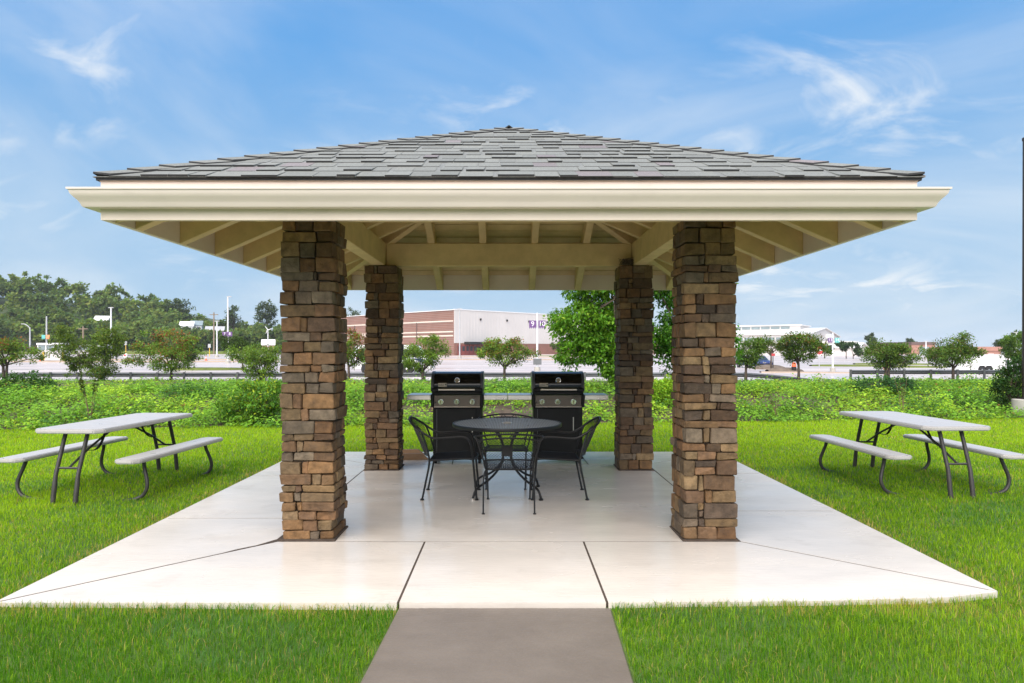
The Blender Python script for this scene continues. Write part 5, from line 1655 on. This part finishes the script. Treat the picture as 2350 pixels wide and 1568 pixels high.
# ------------------------------------------------------------------ people
def person(px, Y, label, top, legs, rz):
    x = (px - 1168) * Y / F
    t = thing('person', label, 'person', (x, Y, float(park_z(x, Y)) + .01), rz)
    J = {'pel': (0, 0, .93), 'chest': (0, 0, 1.28), 'neck': (0, -.01, 1.47), 'head': (0, -.03, 1.58), 'crown': (0, -.03, 1.68),
         'hipL': (.1, 0, .88), 'kneeL': (.11, -.02, .49), 'ankL': (.11, .02, .07), 'toeL': (.12, -.14, .03),
         'hipR': (-.1, 0, .88), 'kneeR': (-.11, -.03, .49), 'ankR': (-.11, .01, .07), 'toeR': (-.12, -.15, .03),
         'shL': (.18, 0, 1.40), 'elL': (.24, .02, 1.12), 'wrL': (.22, -.09, .88), 'haL': (.21, -.12, .79),
         'shR': (-.18, 0, 1.40), 'elR': (-.24, .02, 1.12), 'wrR': (-.22, -.09, .88), 'haR': (-.21, -.12, .79)}
    rad = {'pel': .15, 'chest': .16, 'neck': .055, 'head': .095, 'crown': .06, 'hip': .1, 'knee': .065, 'ank': .045, 'toe': .035, 'sh': .07, 'el': .047, 'wr': .033, 'ha': .04}
    E = [('pel', 'chest'), ('chest', 'neck'), ('neck', 'head'), ('head', 'crown')]
    for s in 'LR':
        E += [('pel', 'hip' + s), ('hip' + s, 'knee' + s), ('knee' + s, 'ank' + s), ('ank' + s, 'toe' + s), ('chest', 'sh' + s), ('sh' + s, 'el' + s), ('el' + s, 'wr' + s), ('wr' + s, 'ha' + s)]
    keys = list(J)
    me = bpy.data.meshes.new('body'); me.from_pydata([J[k] for k in keys], [(keys.index(a), keys.index(b_)) for a, b_ in E], [])
    o = obj('body', me, t)
    sk = o.modifiers.new('skin', 'SKIN'); ss = o.modifiers.new('sub', 'SUBSURF'); ss.levels = 1; ss.render_levels = 1
    me.skin_vertices[0].data[0].use_root = True
    for i, k in enumerate(keys):
        rr = rad.get(k) or rad[k[:-1]]
        me.skin_vertices[0].data[i].radius = (rr, rr * (.75 if k in ('pel', 'chest') else 1))
    dg = bpy.context.evaluated_depsgraph_get()
    ev = bpy.data.meshes.new_from_object(o.evaluated_get(dg))
    bpy.data.objects.remove(o)
    for m in (M['skin'], top, legs, M['ink']): ev.materials.append(m)
    for p in ev.polygons:
        c = p.center
        p.material_index = 0 if (c.z > 1.47 or (c.z < .87 and abs(c.x) > .175 and c.z > .7)) else (3 if c.z < .09 else (2 if c.z < .9 and abs(c.x) < .19 else 1))
        p.use_smooth = True
    ev.name = 'body'; obj('body', ev, t)
    MB().lathe([(.03, .03), (.092, .02), (.108, -.03), (.102, -.09), (.08, -.12)], (0, -.005, 1.70), 14).build('hair', M['hair'], t, smooth='all')
    return t
person(2313, 71.5, 'person in a dark grey jacket standing by the end of the white trailer', M['cloth_dark'], M['cloth_dark'], R(30))
person(2032, 62, 'person in a green shirt behind the broad flat crowned tree', M['cloth_green'], M['skin'], R(-20))

# ------------------------------------------------------------------ buildings
def wall_block(name, p0, p1, depth_dir, z0, z1, m, parent):
    (x0, y0), (x1, y1) = p0, p1
    dx, dy = depth_dir
    poly = [(x0, y0), (x1, y1), (x1 + dx, y1 + dy), (x0 + dx, y0 + dy)]
    return MB().prism(poly, z0, z1).build(name, m, parent)
hall = thing('exhibition_hall', 'large exhibition hall with a red brick wing and a tall white metal wall', 'building', (-12.8, 160, 0))
gz = float(park_z(-12.8, 160)) - .4; top = 10.75
u = Vector((-1, 1)).normalized(); v = Vector((1, 1)).normalized()
Lb, Lw = 72, 78
def P2(a, b_): q = u * a + v * b_; return (q.x, q.y)
br = MB().prism([P2(0, 0), P2(0, 40), P2(Lb, 40), P2(Lb, 0)], gz, top - .06).build('brick_wall', M['brick'], hall)
wh = MB().prism([P2(.02, .02), P2(.02, Lw), P2(40, Lw), P2(40, .02)], gz, top).build('metal_wall', M['cream_metal'], hall)
wall = MB().prism([P2(-.12, .0), P2(-.12, Lw), P2(.0, Lw), P2(.0, .0)], 3.0, top + .02).build('white_cladding', M['cream_metal'], hall)
mb = MB()
for k in range(int(Lw / 1.0)):
    q = k * 1.0 + .3
    mb.prism([P2(-.15, q), P2(-.15, q + .3), P2(-.121, q + .3), P2(-.121, q)], 3.02, top)
mb.build('cladding_ribs', M['cream_metal'], hall)['kind'] = 'stuff'
MB().prism([P2(-.25, -.1), P2(-.25, Lw), P2(.1, Lw), P2(.1, -.1)], top + .021, top + .22).build('coping', M['white_paint'], hall)
MB().prism([P2(-.1, -.2), P2(-.1, .02), P2(Lb, .02), P2(Lb, -.2)], top - .059, top + .1).build('coping', M['white_paint'], hall)
MB().prism([P2(-.18, .1), P2(-.18, Lw), P2(-.001, Lw), P2(-.001, .1)], gz, 2.99).build('brick_base', M['brick'], hall)
def bands(q0, q1, z): MB().prism([P2(q0, -.1), P2(q0, -.001), P2(q1, -.001), P2(q1, -.1)], z, z + .34).build('stone_band', M['band'], hall)
bands(.3, Lb, 8.0); bands(.3, 26.5, 5.5); bands(.3, 26.5, 4.55); bands(41.5, Lb, 5.5); bands(41.5, Lb, 4.55)
tx = text('lettering', 'FARM', 1.5, M['band'], hall, (*P2(36.5, -.12), 5.3), (R(90), 0, R(-45)), .05)
for q in (14.0, 42.0):
    MB().prism([P2(q, -.16), P2(q, -.002), P2(q + .25, -.002), P2(q + .25, -.16)], gz, 8.1).build('downspout', M['dark_roof'], hall)
# entrance
MB().prism([P2(-2.2, 3.0), P2(-2.2, 12.5), P2(-.2, 12.5), P2(-.2, 3.0)], 2.75, 3.3).build('canopy', M['ink'], hall)
dz0 = float(park_z(-12.8, 160)) - .15
for k in range(8):
    q = .9 + k * 1.25
    d = MB().prism([P2(-.26, q), P2(-.26, q + 1.15), P2(-.185, q + 1.15), P2(-.185, q)], dz0, dz0 + 2.65).build('door', M['door_red'], hall)
    MB().prism([P2(-.29, q + .2), P2(-.29, q + .95), P2(-.262, q + .95), P2(-.262, q + .2)], dz0 + 1.2, dz0 + 2.3).build('pane', M['glass'], d)
MB().prism([P2(-10, 38), P2(-10, Lw), P2(-.2, Lw), P2(-.2, 38)], gz, 3.1).build('low_wing', M['brick'], hall)
MB().prism([P2(-10.1, 37.9), P2(-10.1, Lw), P2(-.25, Lw), P2(-.25, 37.9)], 3.101, 3.3).build('coping', M['band'], hall)
for q in (8, 17, 25, 32): MB().prism([P2(-.5, q), P2(-.5, q + .3), P2(-.2, q + .3), P2(-.2, q)], 8.5, 9.0).build('wall_lamp', M['ink'], hall)

def gable_hall(name, label, c0, gdir, width, length, gz, eave, ridge, clere, mats, loc=None):
    """c0: near corner; gable along gdir, long side along the normal"""
    t = thing(name, label, 'building', (c0[0], c0[1], 0))
    g_ = Vector(gdir).normalized(); l_ = Vector((-g_.y, g_.x))
    if l_.x > 0: l_ = -l_
    def Q(a, b_, z): q = g_ * a + l_ * b_; return (q.x, q.y, z)
    vs = [Q(0, 0, gz), Q(width, 0, gz), Q(width, 0, eave), Q(width / 2, 0, ridge), Q(0, 0, eave)]
    vs += [Q(0, length, gz), Q(width, length, gz), Q(width, length, eave), Q(width / 2, length, ridge), Q(0, length, eave)]
    MB().add(vs, [(0, 1, 2, 3, 4), (9, 8, 7, 6, 5), (0, 4, 9, 5), (1, 6, 7, 2), (0, 5, 6, 1)]).build('wall', mats[0], t)
    o_ = .5; sl = (ridge - eave) / (width / 2)
    for s in (0, 1):
        a0, a1 = (-o_, width / 2) if s == 0 else (width + o_, width / 2)
        z0 = eave - o_ * sl
        vs = [Q(a0, -o_, z0 + .03), Q(a1, -o_, ridge + .03), Q(a1, length + o_, ridge + .03), Q(a0, length + o_, z0 + .03)]
        vs += [(x, y, z + .25) for x, y, z in vs]
        MB().add(vs, [(3, 2, 1, 0), (4, 5, 6, 7), (0, 1, 5, 4), (1, 2, 6, 5), (2, 3, 7, 6), (3, 0, 4, 7)]).build('roof', mats[1], t)
    if clere:
        w, h, b0 = clere
        c = width / 2
        vs = [Q(c - w, b0, ridge - w * sl - .2), Q(c + w, b0, ridge - w * sl - .2), Q(c + w, b0, ridge + h), Q(c - w, b0, ridge + h)]
        vs += [Q(c - w, length, ridge - w * sl - .2), Q(c + w, length, ridge - w * sl - .2), Q(c + w, length, ridge + h), Q(c - w, length, ridge + h)]
        MB().add(vs, [(0, 1, 2, 3), (7, 6, 5, 4), (0, 3, 7, 4), (1, 5, 6, 2), (3, 2, 6, 7), (0, 4, 5, 1)]).build('clerestory', mats[0], t)
        vs = [Q(c - w - .5, b0 - .5, ridge + h), Q(c + w + .5, b0 - .5, ridge + h), Q(c + w + .5, length, ridge + h), Q(c - w - .5, length, ridge + h)]
        vs += [(x, y, z + .3) for x, y, z in vs]
        MB().add(vs, [(3, 2, 1, 0), (4, 5, 6, 7), (0, 1, 5, 4), (1, 2, 6, 5), (2, 3, 7, 6), (3, 0, 4, 7)]).build('clerestory_roof', mats[1], t)
    return t, Q
wmat = (M['cream_metal'], M['roof_metal'])
gzr = float(park_z(95, 205)) - .5
t, Q = gable_hall('gabled_hall', 'long white gabled hall with a strip of clerestory windows on its roof', (87, 200), (30, 43), 52, 85, gzr, 5.84, 8.25, (7, .9, 6), wmat)
for k in range(26):
    b0 = 3 + k * 3.1
    vs = [Q(-.12, b0, 3.9), Q(-.12, b0 + 2.7, 3.9), Q(-.12, b0 + 2.7, 5.1), Q(-.12, b0, 5.1)]
    vs += [Q(-.01, b0, 3.9), Q(-.01, b0 + 2.7, 3.9), Q(-.01, b0 + 2.7, 5.1), Q(-.01, b0, 5.1)]
    MB().add(vs, [(0, 1, 2, 3), (7, 6, 5, 4), (0, 4, 5, 1), (1, 5, 6, 2), (2, 6, 7, 3), (3, 7, 4, 0)]).build('window', M['pale_glass'], t)
    if b0 > 7:
        c = 26 - 7
        vs = [Q(c - .12, b0, 8.1), Q(c - .12, b0 + 2.7, 8.1), Q(c - .12, b0 + 2.7, 8.95), Q(c - .12, b0, 8.95)]
        vs += [Q(c - .01, b0, 8.1), Q(c - .01, b0 + 2.7, 8.1), Q(c - .01, b0 + 2.7, 8.95), Q(c - .01, b0, 8.95)]
        MB().add(vs, [(0, 1, 2, 3), (7, 6, 5, 4), (0, 4, 5, 1), (1, 5, 6, 2), (2, 6, 7, 3), (3, 7, 4, 0)]).build('clerestory_window', M['pale_glass'], t)
for (a, z) in ((27, 5.0), (30, 5.0), (33, 5.0), (27, 2.6), (30, 2.6), (33, 2.6)):
    vs = [Q(a, -1.2, z), Q(a + 1.6, -1.2, z), Q(a + 1.6, -1.2, z + 1.5), Q(a, -1.2, z + 1.5), Q(a, -.02, z), Q(a + 1.6, -.02, z), Q(a + 1.6, -.02, z + 1.5), Q(a, -.02, z + 1.5)]
    MB().add(vs, [(0, 1, 2, 3), (7, 6, 5, 4), (0, 4, 5, 1), (1, 5, 6, 2), (2, 6, 7, 3), (3, 7, 4, 0)]).build('vent_hood', M['white_paint'], t)
vs = [Q(30, -.2, -1), Q(34, -.2, -1), Q(34, -.2, 1.6), Q(30, -.2, 1.6), Q(30, -.02, -1), Q(34, -.02, -1), Q(34, -.02, 1.6), Q(30, -.02, 1.6)]
MB().add(vs, [(0, 1, 2, 3), (7, 6, 5, 4), (0, 4, 5, 1), (1, 5, 6, 2), (2, 6, 7, 3), (3, 7, 4, 0)]).build('door', M['dark_roof'], t)
t, Q = gable_hall('gabled_hall', 'low white gabled hall with a short clerestory right of the long white hall', (96.5, 190), (30, 40), 15, 20, -1.2, 1.9, 3.2, (2.5, .35, 2), wmat)
vs = [Q(6, -.1, -1), Q(7.4, -.1, -1), Q(7.4, -.1, 1.0), Q(6, -.1, 1.0), Q(6, -.01, -1), Q(7.4, -.01, -1), Q(7.4, -.01, 1.0), Q(6, -.01, 1.0)]
MB().add(vs, [(0, 1, 2, 3), (7, 6, 5, 4), (0, 4, 5, 1), (1, 5, 6, 2), (2, 6, 7, 3), (3, 7, 4, 0)]).build('door', M['dark_roof'], t)

def brick_block(label, px0, px1, py_top, Y, depth, roofm, extra=None):
    x0, x1 = (px0 - 1168) * Y / F, (px1 - 1168) * Y / F
    zt = CAM_H - (py_top - 802) * Y / F
    zb = float(park_z((x0 + x1) / 2, Y)) - .6
    t = thing('brick_building', label, 'building', ((x0 + x1) / 2, Y, zb))
    w = (x1 - x0) / 2; h = zt - zb
    MB().box(-w, w, 0, depth, 0, h - .9).build('wall', M['brick_far'], t)
    MB().box(-w - .2, w + .2, -.2, depth + .2, h - .898, h).build('roof', roofm, t)
    return t, w, h
t, w, h = brick_block('distant red brick building with a grey glazed entrance seen between two small trees', 2092, 2146, 785, 230, 20, M['dark_roof'])
MB().box(-w * .35, w * .45, -.3, -.01, .5, h - 1.6).build('glazed_entrance', M['pale_glass'], t)
brick_block('distant building with a long brown roof right of the white halls', 1990, 2091, 790, 240, 20, M['dark_roof'])
t, w, h = brick_block('plain orange brick building behind the white trailer', 2228, 2297, 796, 150, 14, M['brick_far'])
MB().box(w * .15, w * .5, -.15, -.01, h * .42, h * .55).build('sign', M['white_paint'], t)
for (x0, x1, pt, lab) in ((2070, 2100, 777, 'far bushy tree over the brown roofed building'), (2285, 2322, 778, 'far pale green tree right of the orange brick building'), (2310, 2362, 764, 'tall far tree at the right edge'), (1990, 2012, 764, 'far pale tree top above the low white hall')):
    row_tree((x0 + x1) / 2, 806, [(x0, pt, x1, 806)], lab, (.075, .115, .045), 1200, Y=235 if x0 != 2285 else 190, leaf=.7)

# ------------------------------------------------------------------ wooded hill
def hill_top(x):
    # skyline of the ground itself, metres above the car park
    return np.interp(x, [-330, -190, -150, -125, -105, -85, -60, -40, 30], [29, 20.5, 13, 6.5, 2.5, 1.5, 1.0, .5, 0])
def hill_z(x, y):
    t = smooth((y - 205) / 75.0)
    return park_z(x, y) + .3 + hill_top(x) * t
grid_mesh('hill', np.linspace(-420, 40, 70), np.linspace(203, 420, 40), hill_z, M['hill'])
HOUSES = [(236, 731), (430, 744), (452, 742), (494, 755), (616, 786)]
def wood():
    Vs, Fs, Ts = [], [], []; off = 0
    spots = []
    for row, (yy, n) in enumerate(((212, 32), (222, 32), (233, 32), (246, 32), (260, 32), (275, 30))):
        for k in range(n):
            x = -250 + (222 * (k + rng.uniform(-.4, .4)) / n)
            spots.append((x, yy + rng.uniform(-6, 6), row))
    spots += [(x, 250 + rng.uniform(-8, 8), 3) for x in np.linspace(-75, -22, 10)]
    for (x, y, row) in spots:
        h = rng.uniform(7.5, 12.5) if x < -118 else rng.uniform(5.5, 9.0)
        w = rng.uniform(3.8, 6.2)
        z0 = float(hill_z(x, y))
        px_ = 1168 + x * F / y
        for (hx, hy) in HOUSES:
            if abs(px_ - hx) < (w + 3.2) * F / y and y < 236:
                h = min(h, max(2.5, (CAM_H - (hy + 5 - 802) * y / F - z0)))
                w = min(w, h * .6)
        nl = rng.integers(3, 6)
        lobes = [((0, 0, h * .62), (w * .8, w * .8, h * .36))] + [((rng.uniform(-.6, .6) * w, rng.uniform(-.6, .6) * w, h * rng.uniform(.35, .85)), (w * rng.uniform(.4, .6),) * 2 + (h * .18,)) for _ in range(nl)]
        n = 820
        Pn, o_, ci, nc, cc = crown_points(lobes, n, 1.1, 26)
        col = [(.11, .165, .036), (.135, .20, .040), (.095, .145, .034), (.16, .22, .044)][rng.integers(0, 4)]
        T = vary(col, n, .2, .15) * rng.uniform(.75, 1.25, (nc, 1))[ci]
        V, Fq, T4 = leaf_arrays(Pn + np.array([x, y, z0]), unit(n) + o_ * .4, unit(n) * .7 + np.array([0, -.2, 1]), rng.uniform(.8, 1.5, n), T, .75)
        Vs.append(V); Fs.append(Fq + off); Ts.append(T4); off += len(V)
    o = fast_mesh('woods', np.concatenate(Vs), np.concatenate(Fs), M['leaf'], None, np.concatenate(Ts))
    tag(o, 'green deciduous woods covering the hill behind the left car park', 'woods', kind='stuff')
wood()
def hill_tree(px, py_base, py_top, wpx, Y, label, n=1500):
    b = at(px, py_base, Y); b.z = float(hill_z(b.x, Y))
    p = at(px, py_top, Y); H = p.z - b.z; w = wpx * Y / F / 2
    lobes = [((0, 0, H * .8), (w, w * .8, H * .22)), ((-w * .5, 0, H * .6), (w * .6, w * .6, H * .2)), ((w * .4, 0, H * .55), (w * .6, w * .6, H * .18))]
    make_tree('hill_tree', label, 'tree', b, lobes, n, 1.0, (.062, .095, .028), H * .45, .3, clump=1.1, group=None, limbs=6, per=26)
hill_tree(412, 760, 686, 60, 262, 'tall round crowned tree standing above the hillside woods behind the rust topped tree')
hill_tree(612, 770, 694, 46, 255, 'round topped tree rising from the woods beside the front left column')
hill_tree(40, 720, 643, 50, 285, 'tree top on the highest part of the hill at the left')
hill_tree(536, 770, 705, 34, 255, 'narrow tree rising from the woods right of the 7 and 8 sign pole', 1000)
hill_tree(808, 790, 713, 50, 300, 'distant tree top over the brick wing between the left columns', 1000)
def house(px, py, Y, w, label, wallm, roofm):
    b = at(px, py, Y)
    t = thing('hillside_house', label, 'house', (b.x, Y, b.z - 2.4), R(18))
    MB().box(-w / 2, w / 2, -3, 3, -3, 1.6).build('wall', wallm, t)
    vs = [(-w / 2 - .3, -3.4, 1.55), (w / 2 + .3, -3.4, 1.55), (w / 2 + .3, 3.4, 1.55), (-w / 2 - .3, 3.4, 1.55), (-w / 2 - .3, 0, 3.3), (w / 2 + .3, 0, 3.3)]
    MB().add(vs, [(0, 1, 5, 4), (2, 3, 4, 5), (0, 4, 3), (1, 2, 5), (3, 2, 1, 0)]).build('roof', roofm, t)
    for k in (-.25, .25): MB().box(w * k - .5, w * k + .5, -3.06, -3.01, -.2, 1.0).build('window', M['glass'], t)
house(236, 731, 236, 4.0, 'pale house with a light grey roof high among the trees behind the two lobed tree', M['white_paint'], M['roof_metal'])
house(430, 744, 234, 4.0, 'white house among the trees, right above the rust topped tree', M['white_paint'], M['white_paint'])
house(452, 742, 238, 3.6, 'house with a blue grey roof just right of the white hillside house', M['white_paint'], M['pale_glass'])
house(494, 755, 235, 5.6, 'long low grey roofed house left of the 7 and 8 sign pole', M['white_paint'], M['grey_roof'])
house(616, 786, 205, 3.36, 'small red brick house with a pale roof beside the wind turbine', M['brick_far'], M['roof_metal'])

# ------------------------------------------------------------------ thin air haze
hz = bpy.data.materials.new('air'); hz.use_nodes = True
hnt = hz.node_tree; hnt.nodes.clear()
ho = hnt.nodes.new('ShaderNodeOutputMaterial'); hv = hnt.nodes.new('ShaderNodeVolumePrincipled')
hv.inputs['Color'].default_value = (0.86, 0.92, 1.0, 1)
hv.inputs['Density'].default_value = 0.0002
hnt.links.new(hv.outputs[0], ho.inputs['Volume'])
hb = MB().box(-1600, 1600, -1600, 2600, -2.8, 48).build('haze', hz)
hb['kind'] = 'stuff'
hb['label'] = 'thin pale air haze'
